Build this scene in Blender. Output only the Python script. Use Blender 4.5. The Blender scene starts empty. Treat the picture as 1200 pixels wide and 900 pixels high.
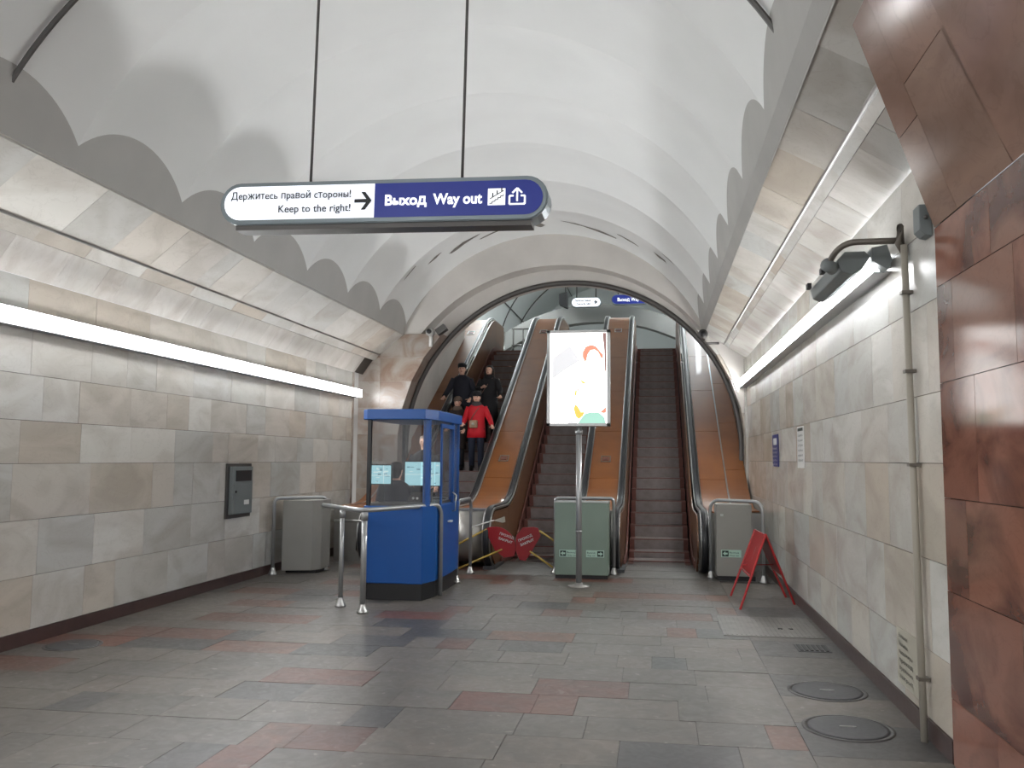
import bpy, bmesh, math, random
from mathutils import Vector, Matrix
random.seed(7)
C = bpy.context.scene.collection
SC = bpy.context.scene

# ------------------------------------------------------------------ camera
AX = (Vector((0.98929005, 0.00692503, 0.1457986)), Vector((0.14584112, -0.08770176, -0.98541299)),
      Vector((0.00596278, 0.99612271, -0.08777243)))        # world axes seen in the camera's frame
cam_data = bpy.data.cameras.new('camera')
cam = bpy.data.objects.new('camera', cam_data); C.objects.link(cam)
cam.matrix_world = Matrix(((*AX[0], 0), (*AX[1], 0), (*AX[2], 1.65), (0, 0, 0, 1)))
cam_data.sensor_width = 36; cam_data.lens = 30.0
cam_data.shift_x = -20/1200
cam_data.clip_start = 0.05; cam_data.clip_end = 200
SC.camera = cam
# ------------------------------------------------------------------ world, exposure
w = bpy.data.worlds.new('world'); SC.world = w; w.use_nodes = True
w.node_tree.nodes['Background'].inputs[0].default_value = (0.95, 0.97, 1.0, 1)
w.node_tree.nodes['Background'].inputs[1].default_value = 0.8
SC.view_settings.view_transform = 'Standard'; SC.view_settings.look = 'None'
SC.view_settings.gamma = 1.0; SC.view_settings.exposure = 0.18; SC.view_settings.use_curve_mapping = False
TUBE = 36.0

# ------------------------------------------------------------------ materials
def hexc(r, g, b):
    f = lambda v: ((v/255+0.055)/1.055)**2.4 if v/255 > 0.04045 else v/255/12.92
    return (f(r), f(g), f(b), 1)
def mat(name, col, rough=0.5, metal=0.0, emit=None, es=0, noise=0.0, nscale=8.0, bump=0.0, bscale=60, alpha=None, coat=0.0, spec=0.5):
    m = bpy.data.materials.new(name); m.use_nodes = True
    nt = m.node_tree; b = nt.nodes['Principled BSDF']
    b.inputs['Base Color'].default_value = col; b.inputs['Roughness'].default_value = rough
    b.inputs['Metallic'].default_value = metal; b.inputs['Coat Weight'].default_value = coat
    b.inputs['Specular IOR Level'].default_value = spec
    if emit: b.inputs['Emission Color'].default_value = emit; b.inputs['Emission Strength'].default_value = es
    tc = nt.nodes.new('ShaderNodeTexCoord')
    if noise:
        n = nt.nodes.new('ShaderNodeTexNoise'); n.inputs['Scale'].default_value = nscale; n.inputs['Detail'].default_value = 6
        nt.links.new(tc.outputs['Object'], n.inputs['Vector'])
        r = nt.nodes.new('ShaderNodeMapRange'); r.inputs[1].default_value = 0.3; r.inputs[2].default_value = 0.7
        r.inputs[3].default_value = 1-noise; r.inputs[4].default_value = 1+noise
        nt.links.new(n.outputs['Fac'], r.inputs[0])
        mx = nt.nodes.new('ShaderNodeVectorMath'); mx.operation = 'SCALE'
        mx.inputs[0].default_value = col[:3]; nt.links.new(r.outputs[0], mx.inputs['Scale'])
        nt.links.new(mx.outputs[0], b.inputs['Base Color'])
    if bump:
        n2 = nt.nodes.new('ShaderNodeTexNoise'); n2.inputs['Scale'].default_value = bscale; n2.inputs['Detail'].default_value = 5
        nt.links.new(tc.outputs['Object'], n2.inputs['Vector'])
        bp = nt.nodes.new('ShaderNodeBump'); bp.inputs['Strength'].default_value = bump; bp.inputs['Distance'].default_value = 0.01
        nt.links.new(n2.outputs['Fac'], bp.inputs['Height']); nt.links.new(bp.outputs[0], b.inputs['Normal'])
    return m
def stone(name, cols, rough=0.2, vein=None, grime=0.0, vamt=0.5, scale=1.5, stretch=(1, 1, 1), spots=None, spotscale=25, rvar=0.1):
    """polished stone: tone picked by the slab (object random), cloudy noise and veins"""
    m = bpy.data.materials.new(name); m.use_nodes = True
    nt = m.node_tree; L = nt.links; N = nt.nodes; b = N['Principled BSDF']
    oi = N.new('ShaderNodeObjectInfo'); tc = N.new('ShaderNodeTexCoord'); geo = N.new('ShaderNodeNewGeometry')
    ramp = N.new('ShaderNodeValToRGB'); ramp.color_ramp.interpolation = 'LINEAR'
    els = ramp.color_ramp.elements
    while len(els) < len(cols): els.new(0.5)
    for i, c in enumerate(cols): els[i].position = i/(len(cols)-1); els[i].color = c
    L.new(oi.outputs['Random'], ramp.inputs[0])
    sc = N.new('ShaderNodeVectorMath'); sc.operation = 'MULTIPLY'; sc.inputs[1].default_value = stretch
    L.new(geo.outputs['Position'], sc.inputs[0])
    off = N.new('ShaderNodeVectorMath'); off.operation = 'ADD'
    mul = N.new('ShaderNodeMath'); mul.operation = 'MULTIPLY'; mul.inputs[1].default_value = 37
    L.new(oi.outputs['Random'], mul.inputs[0]); L.new(sc.outputs[0], off.inputs[0]); L.new(mul.outputs[0], off.inputs[1])
    n = N.new('ShaderNodeTexNoise'); n.inputs['Scale'].default_value = scale; n.inputs['Detail'].default_value = 8; n.inputs['Distortion'].default_value = 1.2
    L.new(off.outputs[0], n.inputs['Vector'])
    vr = N.new('ShaderNodeMapRange'); vr.inputs[1].default_value = 0.42; vr.inputs[2].default_value = 0.66; vr.inputs[4].default_value = vamt
    L.new(n.outputs['Fac'], vr.inputs[0])
    mx = N.new('ShaderNodeMix'); mx.data_type = 'RGBA'; L.new(vr.outputs[0], mx.inputs[0]); L.new(ramp.outputs[0], mx.inputs[6]); mx.inputs[7].default_value = vein
    last = mx.outputs[2]
    # second, fine vein
    n3 = N.new('ShaderNodeTexNoise'); n3.inputs['Scale'].default_value = scale*3.1; n3.inputs['Detail'].default_value = 10; n3.inputs['Distortion'].default_value = 2.0
    L.new(off.outputs[0], n3.inputs['Vector'])
    ab = N.new('ShaderNodeMath'); ab.operation = 'SUBTRACT'; ab.inputs[1].default_value = 0.5; L.new(n3.outputs['Fac'], ab.inputs[0])
    ab2 = N.new('ShaderNodeMath'); ab2.operation = 'ABSOLUTE'; L.new(ab.outputs[0], ab2.inputs[0])
    r3 = N.new('ShaderNodeMapRange'); r3.inputs[1].default_value = 0.0; r3.inputs[2].default_value = 0.02; r3.inputs[3].default_value = 0.12; r3.inputs[4].default_value = 0
    L.new(ab2.outputs[0], r3.inputs[0])
    mx2 = N.new('ShaderNodeMix'); mx2.data_type = 'RGBA'; L.new(r3.outputs[0], mx2.inputs[0]); L.new(last, mx2.inputs[6]); mx2.inputs[7].default_value = [v*0.6 for v in vein[:3]]+[1]
    last = mx2.outputs[2]
    if spots:
        v = N.new('ShaderNodeTexNoise'); v.inputs['Scale'].default_value = spotscale; v.inputs['Detail'].default_value = 3
        L.new(off.outputs[0], v.inputs['Vector'])
        r4 = N.new('ShaderNodeMapRange'); r4.inputs[1].default_value = 0.66; r4.inputs[2].default_value = 0.74; r4.inputs[4].default_value = 0.75
        L.new(v.outputs['Fac'], r4.inputs[0])
        mx3 = N.new('ShaderNodeMix'); mx3.data_type = 'RGBA'; L.new(r4.outputs[0], mx3.inputs[0]); L.new(last, mx3.inputs[6]); mx3.inputs[7].default_value = spots
        last = mx3.outputs[2]
    if grime:
        gn = N.new('ShaderNodeTexNoise'); gn.inputs['Scale'].default_value = 0.9; gn.inputs['Detail'].default_value = 9; gn.inputs['Roughness'].default_value = .65
        L.new(geo.outputs['Position'], gn.inputs['Vector'])
        gr_ = N.new('ShaderNodeMapRange'); gr_.inputs[1].default_value = 0.35; gr_.inputs[2].default_value = 0.65; gr_.inputs[3].default_value = 1-grime; gr_.inputs[4].default_value = 1.05
        L.new(gn.outputs['Fac'], gr_.inputs[0]); gs = N.new('ShaderNodeVectorMath'); gs.operation = 'SCALE'
        L.new(last, gs.inputs[0]); L.new(gr_.outputs[0], gs.inputs['Scale']); last = gs.outputs[0]
    L.new(last, b.inputs['Base Color'])
    rr = N.new('ShaderNodeMapRange'); rr.inputs[3].default_value = rough-rvar/2; rr.inputs[4].default_value = rough+rvar/2
    L.new(n3.outputs['Fac'], rr.inputs[0]); L.new(rr.outputs[0], b.inputs['Roughness'])
    return m
M = {}
M['marble'] = stone('grey beige marble', [hexc(198,195,187), hexc(190,191,187), hexc(212,210,203), hexc(192,183,170), hexc(205,205,201)], 0.24,
                    vein=hexc(160,152,140), vamt=0.5, scale=1.3, stretch=(1, .8, 1.6))
M['marble_warm'] = stone('stained marble', [hexc(165,150,135), hexc(150,145,138), hexc(170,160,150)], 0.3, vein=hexc(125,98,80), vamt=0.8, scale=2.2)
M['marble_bright'] = stone('pale marble', [hexc(200,197,190), hexc(190,188,182), hexc(208,205,199)], 0.2,
                    vein=hexc(165,155,145), vamt=0.5, scale=1.3, stretch=(1, 1.6, 1))
M['granite_red'] = stone('polished red granite', [hexc(146,100,84), hexc(122,86,74), hexc(138,94,78), hexc(126,94,80)], 0.10,
                    vein=hexc(76,48,42), vamt=0.9, scale=2.2, stretch=(1, .5, .9), rvar=0.05)
M['granite_brown'] = stone('polished brown granite', [hexc(152,128,114), hexc(138,112,98), hexc(148,118,104)], 0.14,
                    vein=hexc(104,80,68), vamt=0.7, scale=1.3, stretch=(1, .5, .9), rvar=0.05)
M['floor_grey'] = stone('grey floor granite', [hexc(103,97,90), hexc(92,88,83), hexc(110,102,94), hexc(99,95,90)], 0.42,
                    vein=hexc(86,82,78), vamt=0.6, scale=2.5, spots=hexc(138,132,124), spotscale=13, rvar=0.25, grime=0.28)
M['floor_red'] = stone('red brown floor granite', [hexc(108,68,56), hexc(98,70,62), hexc(120,86,70)], 0.42,
                    vein=hexc(84,68,62), vamt=0.6, scale=3, spots=hexc(118,104,96), spotscale=13, rvar=0.25, grime=0.28)
M['floor_dark'] = stone('dark grey floor granite', [hexc(70,68,67), hexc(78,75,73), hexc(66,65,65)], 0.4,
                    vein=hexc(76,74,73), vamt=0.6, scale=3, rvar=0.25, grime=0.28)
M['base'] = stone('dark red brown plinth', [hexc(78,58,54), hexc(70,54,52)], 0.3, vein=hexc(58,44,42), vamt=0.5, scale=4)
M['grout'] = mat('joint mortar', hexc(74,70,66), 0.8)
M['joint'] = mat('wall joint mortar', hexc(62,56,50), 0.9)
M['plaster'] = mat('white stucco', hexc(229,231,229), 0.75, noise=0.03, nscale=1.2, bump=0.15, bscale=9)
M['plaster_shade_grey'] = mat('shade-grey stucco', hexc(168,167,163), 0.8, noise=0.05, nscale=2, bump=0.15, bscale=9)  # white stucco with shade painted in for the lunettes; also a plain housing grey
M['plaster_dim'] = mat('aged stucco', hexc(196,192,186), 0.8, noise=0.08, nscale=1.5, bump=0.2, bscale=7)
M['crack'] = mat('bare grey patch', hexc(128,124,118), 0.9, noise=0.2, nscale=14)
M['trim'] = mat('dark grey metal', hexc(92,90,88), 0.45, 0.6)
M['steel'] = mat('brushed steel', hexc(176,176,174), 0.3, 0.9, noise=0.06, nscale=6)
M['steel_dull'] = mat('dull steel', hexc(150,148,144), 0.42, 0.8, noise=0.12, nscale=4)
M['rail'] = mat('grey painted tube', hexc(158,160,160), 0.3, 0.55)
M['wood'] = mat('varnished orange brown panel', hexc(132,80,38), 0.42, noise=0.12, nscale=3, coat=0.08)
M['wood_dark'] = mat('varnished brown side panel', hexc(104,70,44), 0.35, noise=0.12, nscale=3, coat=0.2)
M['rubber'] = mat('black handrail rubber', hexc(30,31,34), 0.4)
M['step'] = mat('dark step metal', hexc(140,132,130), 0.42, 0.1, noise=0.15, nscale=9, bump=0.4, bscale=50)
M['step_side'] = mat('red brown step edge', hexc(118,78,70), 0.5, noise=0.15, nscale=9)
M['plate'] = mat('worn steel landing plate', hexc(124,122,118), 0.45, 0.6, noise=0.15, nscale=7)
M['blue'] = mat('blue booth panel', hexc(4,74,146), 0.4, noise=0.03, nscale=2)
M['black'] = mat('black', hexc(24,24,26), 0.5)
M['glass'] = mat('booth glass', (0.9,0.95,0.95,1), 0.03)
g = M['glass'].node_tree; gb = g.nodes['Principled BSDF']; gb.inputs['Alpha'].default_value = 0.16; gb.inputs['Base Color'].default_value = (.25,.26,.27,1)
M['grey_box'] = mat('grey painted cabinet', hexc(138,136,130), 0.45, noise=0.05, nscale=3)
M['green_box'] = mat('grey green painted cabinet', hexc(118,134,122), 0.4, noise=0.04, nscale=3)
M['tube'] = mat('fluorescent diffuser', (1,1,1,1), 0.4, emit=(0.98,0.985,1.0,1), es=TUBE)
M['hall_lamp'] = mat('hall lamp', (1,1,1,1), 0.4, emit=(0.92,0.98,1.0,1), es=52)
M['lamp_back'] = mat('lamp diffuser', (1,1,1,1), 0.4, emit=(0.97,0.985,1.0,1), es=110)
M['tube_dim'] = mat('bracket lamp diffuser', (1,1,1,1), 0.4, emit=(0.98,0.985,1.0,1), es=5)
M['alu'] = mat('aluminium channel', hexc(170,172,174), 0.4, 0.4)
M['sign_white'] = mat('backlit white sign face', (1,1,1,1), 0.3, emit=(0.80,0.86,1.0,1), es=0.5)
M['sign_blue'] = mat('backlit blue sign face', hexc(24,38,116), 0.3, emit=hexc(34,48,132), es=0.35)
M['sign_letter'] = mat('white lettering', (1,1,1,1), 0.4, emit=(0.9,0.94,1,1), es=0.6)
M['ink'] = mat('dark lettering', hexc(30,34,38), 0.5)
M['frame'] = mat('sign frame', hexc(128,138,142), 0.35, 0.5)
M['fixture'] = mat('grey lamp casing', hexc(112,118,118), 0.5)
M['arm'] = mat('brown grey painted tube', hexc(104,98,90), 0.45, 0.3)
M['pipe'] = mat('painted conduit', hexc(158,152,140), 0.5)
M['white'] = mat('white paint', hexc(215,215,212), 0.5)
M['paper'] = mat('yellowed paper', hexc(168,164,150), 0.7)
M['navy'] = mat('navy plate', hexc(38,44,110), 0.4)
M['lightbox'] = mat('backlit poster', (1,1,1,1), 0.3, emit=(1,0.985,0.96,1), es=2.3)
def pm(n, c, s=1.0): return mat(n, tuple(v*.4 for v in c[:3])+(1,), 0.4, emit=c, es=s*.8)
M['p_hair'] = pm('poster orange red', (0.95,0.33,0.22,1), 0.95)
M['p_yel'] = pm('poster yellow', (1.0,0.62,0.12,1), 1.0)
M['p_green'] = pm('poster pale green', (0.42,0.75,0.62,1), 0.95)
M['p_grey'] = pm('poster pale grey', (0.8,0.8,0.82,1), 0.95)
M['p_brown'] = pm('poster brown', (0.35,0.2,0.18,1), 0.8)
M['red_board'] = mat('red painted board', hexc(150,24,30), 0.4)
M['red_frame'] = mat('red painted frame', hexc(165,34,36), 0.4)
M['yellow'] = mat('ochre painted bar', hexc(178,150,70), 0.45)
M['iron'] = mat('dark cast iron', hexc(78,78,80), 0.5, 0.5, noise=0.15, nscale=30)
M['exit_green'] = mat('pale green label', hexc(170,200,185), 0.5)
M['exit_dark'] = mat('dark green label field', hexc(12,38,30), 0.5)
M['screen'] = mat('monitor screen', (0,0,0,1), 0.2, emit=(0.40,0.72,0.80,1), es=0.9)
M['screen2'] = mat('monitor picture dark', (0,0,0,1), 0.2, emit=(0.12,0.28,0.34,1), es=0.9)
M['screen3'] = mat('monitor picture light', (0,0,0,1), 0.2, emit=(0.7,0.9,0.92,1), es=0.9)
M['skin'] = mat('skin', hexc(228,184,162), 0.5)
M['hair'] = mat('dark hair', hexc(34,26,24), 0.6)
M['hair_grey'] = mat('grey hair', hexc(150,140,132), 0.7)
M['coat_black'] = mat('black coat cloth', hexc(24,24,28), 0.8)
M['coat_navy'] = mat('navy coat cloth', hexc(26,28,40), 0.8)
M['coat_brown'] = mat('dark brown coat cloth', hexc(50,40,36), 0.85)
M['coat_red'] = mat('red coat cloth', hexc(196,18,36), 0.7)
M['fur'] = mat('dark grey fur', hexc(70,66,68), 0.95, bump=0.6, bscale=80)
M['scarf'] = mat('grey brown wool', hexc(104,90,80), 0.95)
M['jeans'] = mat('dark blue trousers', hexc(28,36,54), 0.8)
M['bag'] = mat('beige leather', hexc(160,130,104), 0.6)
M['strapm'] = mat('bag strap', hexc(110,90,80), 0.6)
M['lips'] = mat('lips', hexc(160,70,66), 0.5)
M['boot'] = mat('black boots', hexc(18,18,20), 0.5)
M['hall_white'] = mat('white enamel lining', hexc(222,226,224), 0.45)
M['lintel'] = mat('grey metal lintel', hexc(138,138,136), 0.35, 0.6)

# ------------------------------------------------------------------ geometry helpers
class MB:
    def __init__(s): s.v = []; s.f = []; s.m = []; s.mats = []; s.smooth = []
    def _mi(s, m):
        if m is None: return 0
        if m not in s.mats: s.mats.append(m)
        return s.mats.index(m)
    def add(s, vs, fs, m=None, sm=False):
        k = len(s.v); s.v += [tuple(v) for v in vs]; mi = s._mi(m)
        for f in fs: s.f.append([i+k for i in f]); s.m.append(mi); s.smooth.append(sm)
        return s
    def box(s, x0, x1, y0, y1, z0, z1, m=None, T=None):
        vs = [Vector((x, y, z)) for z in (z0, z1) for y in (y0, y1) for x in (x0, x1)]
        if T is not None: vs = [T @ v for v in vs]
        return s.add(vs, [(0,2,3,1),(4,5,7,6),(0,1,5,4),(2,6,7,3),(0,4,6,2),(1,3,7,5)], m)
    def prism(s, pts, d, m=None):
        """pts: planar polygon in 3D, extruded by vector d"""
        d = Vector(d); n = len(pts); a = [Vector(p) for p in pts]; vs = a+[p+d for p in a]
        nor = Vector((0,0,0))
        for i in range(n): nor += a[i].cross(a[(i+1) % n])
        flip = nor.dot(d) > 0
        fs = [list(range(n)), list(range(2*n-1, n-1, -1))]+[[i, i+n, (i+1) % n+n, (i+1) % n] for i in range(n)]
        if flip: fs = [list(reversed(f)) for f in fs]
        return s.add(vs, fs, m)
    def tube(s, pts, r, n=10, m=None, sm=True, cap=True, radii=None, flat=None):
        P = [Vector(p) for p in pts]; rings = []; up = None
        for i, p in enumerate(P):
            t = (P[min(i+1, len(P)-1)]-P[max(i-1, 0)]).normalized()
            if up is None: up = Vector((0,0,1)) if abs(t.z) < 0.9 else Vector((0,1,0))
            a = up.cross(t)
            if a.length < 1e-4: a = Vector((1,0,0)).cross(t)
            a.normalize(); b = t.cross(a).normalized(); up = b
            rr = radii[i] if radii else r
            rx, ry = (rr if isinstance(rr, tuple) else (rr, rr))
            rings.append([p+a*rx*math.cos(2*math.pi*k/n)+b*ry*math.sin(2*math.pi*k/n) for k in range(n)])
        vs = [v for R in rings for v in R]; fs = []
        for i in range(len(P)-1):
            for k in range(n): fs.append([i*n+k, i*n+(k+1) % n, (i+1)*n+(k+1) % n, (i+1)*n+k])
        if cap: fs += [list(range(n-1, -1, -1)), [(len(P)-1)*n+k for k in range(n)]]
        return s.add(vs, fs, m, sm)
    def lathe(s, prof, c=(0,0,0), n=24, m=None, sm=True, sx=1, sy=1):
        c = Vector(c); vs = []; fs = []
        for (r, z) in prof:
            for k in range(n):
                a = 2*math.pi*k/n; vs.append(c+Vector((r*sx*math.cos(a), r*sy*math.sin(a), z)))
        for i in range(len(prof)-1):
            for k in range(n): fs.append([i*n+k, i*n+(k+1) % n, (i+1)*n+(k+1) % n, (i+1)*n+k])
        fs += [list(range(n-1, -1, -1)), [(len(prof)-1)*n+k for k in range(n)]]
        return s.add(vs, fs, m, sm)
    def rings(s, R, n=16, m=None):
        """R: list of (cx, cy, z, rx, ry)"""
        vs = []; fs = []
        for (cx, cy, z, rx, ry) in R:
            for k in range(n):
                a = 2*math.pi*k/n; vs.append((cx+rx*math.cos(a), cy+ry*math.sin(a), z))
        for i in range(len(R)-1):
            for k in range(n): fs.append([i*n+k, i*n+(k+1) % n, (i+1)*n+(k+1) % n, (i+1)*n+k])
        fs += [list(range(n-1, -1, -1)), [(len(R)-1)*n+k for k in range(n)]]
        return s.add(vs, fs, m, True)
    def ball(s, c, r, n=10, m=None, sx=1, sy=1, sz=1):
        prof = [(r*math.sin(math.pi*i/n)+1e-4, -r*sz*math.cos(math.pi*i/n)) for i in range(n+1)]
        return s.lathe(prof, c, 2*n, m, True, sx, sy)
    def build(s, name, m=None, parent=None, bevel=0):
        me = bpy.data.meshes.new(name)
        off = Vector((0,0,0)); pr_ = parent
        while pr_ is not None:
            if '_o' in pr_.keys(): off = Vector(pr_['_o']); break
            pr_ = pr_.parent
        me.from_pydata([Vector(v)-off for v in s.v], [], s.f)
        ms = [M[k] if isinstance(k, str) else k for k in s.mats] or [M[m] if isinstance(m, str) else m]
        for k in ms: me.materials.append(k)
        if s.mats: me.polygons.foreach_set('material_index', s.m)
        me.polygons.foreach_set('use_smooth', s.smooth); me.update()
        o = bpy.data.objects.new(name, me); C.objects.link(o)
        if parent is not None: o.parent = parent
        if bevel:
            b = o.modifiers.new('bevel', 'BEVEL'); b.width = bevel; b.segments = 2; b.limit_method = 'ANGLE'; b.angle_limit = math.radians(50)
        return o
def tag(o, label=None, cat=None, group=None, kind=None):
    if label: o['label'] = label
    if cat: o['category'] = cat
    if group: o['group'] = group
    if kind: o['kind'] = kind
    return o
def thing(name, label, cat, loc=(0,0,0), rz=0, group=None):
    o = bpy.data.objects.new(name, None); C.objects.link(o); o.location = loc; o.rotation_euler = (0,0,rz)
    o.empty_display_size = 0.1
    o['_o'] = list(loc) if rz == 0 else [0.0,0.0,0.0]
    return tag(o, label, cat, group)
def struct(o): o['kind'] = 'structure'; return o
def sub(o, parent):        # sub-part: its mesh was built in world coordinates against the thing
    o.parent = parent; return o
_tcache = {}
def _raw_text(txt, size, bold):
    cu = bpy.data.curves.new('t', 'FONT'); cu.body = txt; cu.size = size; cu.offset = bold; cu.resolution_u = 3
    ob = bpy.data.objects.new('t', cu); C.objects.link(ob)
    dg = bpy.context.evaluated_depsgraph_get(); dg.update()
    me = ob.evaluated_get(dg).to_mesh()
    vs = [v.co.copy() for v in me.vertices]; fs = [list(p.vertices) for p in me.polygons]
    ob.evaluated_get(dg).to_mesh_clear(); bpy.data.objects.remove(ob); bpy.data.curves.remove(cu)
    return vs, fs
ALIKE = str.maketrans('еорасхАВЕКМНОРСТХ', 'eopacxABEKMHOPCTX')
OWN = 'ньыЫЬ'
def text_mb(txt, size, bold=0.0):
    """flat letters; a few Cyrillic ones are drawn stroke by stroke"""
    key = (txt, size, bold)
    if key in _tcache: return _tcache[key]
    txt = txt.translate(ALIKE); X = _raw_text('l', size, bold)[0]; bx = min(v.x for v in X); th = max(v.x for v in X)-bx
    bar0 = min(v.x for v in _raw_text('|', size, bold)[0])
    xh = max(v.y for v in _raw_text('x', size, bold)[0]); ch = max(v.y for v in _raw_text('H', size, bold)[0])
    vs, fs, cur = [], [], 0.0; side = bx if bx > 0 else size*.05
    def quad(x0, x1, y0, y1):
        k = len(vs); vs.extend([Vector((cur+x0, y0, 0)), Vector((cur+x1, y0, 0)), Vector((cur+x1, y1, 0)), Vector((cur+x0, y1, 0))]); fs.append([k, k+1, k+2, k+3])
    def bowl(x0, x1, y0, y1, t):
        ry = (y1-y0)/2; cx = x1-ry; cy = (y0+y1)/2; quad(x0, cx, y0, y0+t); quad(x0, cx, y1-t, y1); k = len(vs)
        for i in range(11):
            a = math.radians(-90+18*i)
            for r in (ry, ry-t): vs.append(Vector((cur+cx+r*math.cos(a), cy+r*math.sin(a), 0)))
        for i in range(10): fs.append([k+2*i, k+2*i+2, k+2*i+3, k+2*i+1])
    run = ''
    def flush():
        nonlocal cur, run
        if not run: return
        v, f = _raw_text(run, size, bold); k = len(vs); vs.extend([Vector((p.x+cur, p.y, 0)) for p in v]); fs.extend([[q+k for q in g_] for g_ in f])
        v2, f2 = _raw_text(run+'|', size, bold); cur += max(v_.x for v_ in v2)-th*0-bar0-(max(v_.x for v_ in _raw_text('|', size, bold)[0])-bar0); run = ''
    for c in txt:
        if c not in OWN: run += c; continue
        flush(); h = xh if c in 'ньы' else ch; wd = h*.86; t2 = th*.86
        quad(side, side+th, 0, h)
        if c == 'н': quad(side+th, side+wd-th, h/2-t2/2, h/2+t2/2); quad(side+wd-th, side+wd, 0, h); cur += wd+2*side
        else:
            bowl(side+th, side+wd*.92, 0, h*.60, t2); cur += wd*.92+side
            if c in 'ыЫ': quad(side*.9, side*.9+th, 0, h); cur += th+side*.9
            cur += side*.8
    flush()
    _tcache[key] = (vs, fs); return vs, fs
def lettering(txt, size, origin, ux=(1,0,0), uy=(0,0,1), m='ink', parent=None, bold=0.0, align='l', width=None, name='lettering', th=0.002, dup=0):
    vs, fs = text_mb(txt, size, bold)
    if not vs: return None
    x0 = min(v.x for v in vs); x1 = max(v.x for v in vs); sx = (width/(x1-x0)) if width else 1
    sh = {'l': -x0*sx, 'r': -x1*sx, 'c': -(x0+x1)/2*sx}[align]
    ux, uy, o = Vector(ux), Vector(uy), Vector(origin); nn = ux.cross(uy)*th
    b = MB(); b.add([o+ux*(v.x*sx+sh)+uy*v.y+nn for v in vs], fs)
    for k in range(dup):
        dx, dy = ((.0022, 0), (.0011, .0012))[k]; b.add([o+ux*(v.x*sx+sh+dx)+uy*(v.y+dy)+nn*(1+.3*(k+1)) for v in vs], fs)
    o_ = b.build(name, m, parent)
    if size < .06: o_['kind'] = 'stuff'
    return o_

# ------------------------------------------------------------------ the corridor's section
XL, XR = -5.48, 1.61
XC = -1.935
YN, YE = -3.0, 15.6                     # near end (behind the camera), end of the vault
def rowslabs(parent, side, x, rows, y0, y1, wmin, wmax, name='marble_slab', m='marble', th=0.03, seed=1, jag=0.006, cap=290):
    rnd = random.Random(seed); n = 0
    for (z0, z1) in rows:
        y = y0-rnd.random()*wmax*0.6
        while y < y1:
            wd = rnd.uniform(wmin, wmax); a, b = max(y, y0), min(y+wd, y1)
            if b-a < 0.08: y += wd; continue
            d = rnd.uniform(0, jag); g = 0.002
            mb = MB()
            if side < 0: mb.box(x-th, x+d*0.5, a+g, b-g, z0+g, z1-g)
            else: mb.box(x-d*0.5, x+th, a+g, b-g, z0+g, z1-g)
            mb.build(name, m, parent); n += 1
            y += wd
    return n
# floor -------------------------------------------------
floor = struct(MB().box(XL-0.1, XR+0.1, YN, 16.3, -0.12, -0.008).build('floor', 'grout'))
def paver(x0, x1, y0, y1, m, dz=0):
    g = 0.0015
    return MB().box(x0+g, x1-g, y0+g, y1-g, -0.03, dz).build('paver', m, floor)
rnd = random.Random(11)
redspots = [(-.98,-.72,6.05,6.5),(-.75,-.5,5.5,5.98)]
def pick(x, y):
    r = rnd.random()
    # red streaks on the left part and a loose scatter of red and dark stones elsewhere
    p_red = 0.10
    if -4.9 < x < -3.2 and y > 5.8: p_red = 0.30
    if -3 < x < 0.4 and 7.3 < y < 9.6: p_red = 0.24
    if r < p_red: return 'floor_red'
    if r < p_red+0.09: return 'floor_dark'
    return 'floor_grey'
yrows = [3.9]
while yrows[-1] < 11.9: yrows.append(yrows[-1]+rnd.choice([0.42, 0.45, 0.40, 0.44]))
cnt = 0
for i in range(len(yrows)-1):
    y0, y1 = yrows[i], yrows[i+1]
    x = max(XL, -0.80*y1-0.7)+rnd.random()*0.3
    x = max(x, XL) if x > XL+0.35 else XL
    while x < 0.86:
        wd = rnd.choice([0.28, 0.42, 0.55, 0.68, 0.8]); x1 = min(x+wd, 0.86)
        if 0.86-x1 < 0.15: x1 = 0.86
        if 5.3 < y0 < 6.4 and x < -.55 < x1: paver(x, x1, y0, y1, 'floor_red')
        else: paver(x, x1, y0, y1, pick(x, y0), rnd.uniform(-0.0015, 0.0015)); cnt += 1
        x = x1
yy = 3.9
while yy < 11.9:
    paver(0.86, XR, yy, yy+0.62, rnd.choice(['floor_grey','floor_grey','floor_grey','floor_dark'])); yy += 0.62; cnt += 1
far = MB()
y = yrows[-1]
while y < 13.6:
    x = XL
    while x < XR:
        wd = rnd.choice([0.4, 0.6, 0.8]); x1 = min(x+wd, XR)
        far.box(x+.0015, x1-.0015, y+.0015, y+.44-.0015, -0.03, 0, pick(x, y)); x = x1
    y += .44
near = MB()
y = 3.9-.44
while y > YN:
    x = XL
    while x < XR:
        wd = rnd.choice([0.5, 0.8]); x1 = min(x+wd, XR)
        far.box(x+.0015, x1-.0015, y+.0015, y+.44-.0015, -0.03, 0, pick(x, y)); x = x1
    y -= .44
for xa, xb in ((XL, XL),):
    pass
# left-over wedge of floor outside the pavers seen singly
for i in range(len(yrows)-1):
    y1 = yrows[i+1]; xe = max(XL, -0.80*y1-0.7)+0.3
    if xe > XL+0.35: far.box(XL, xe-.31, yrows[i]+.0015, y1-.0015, -0.03, -0.001, 'floor_grey')
fo = far.build('paver_field', 'floor_grey', floor); fo['kind'] = 'stuff'
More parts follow.
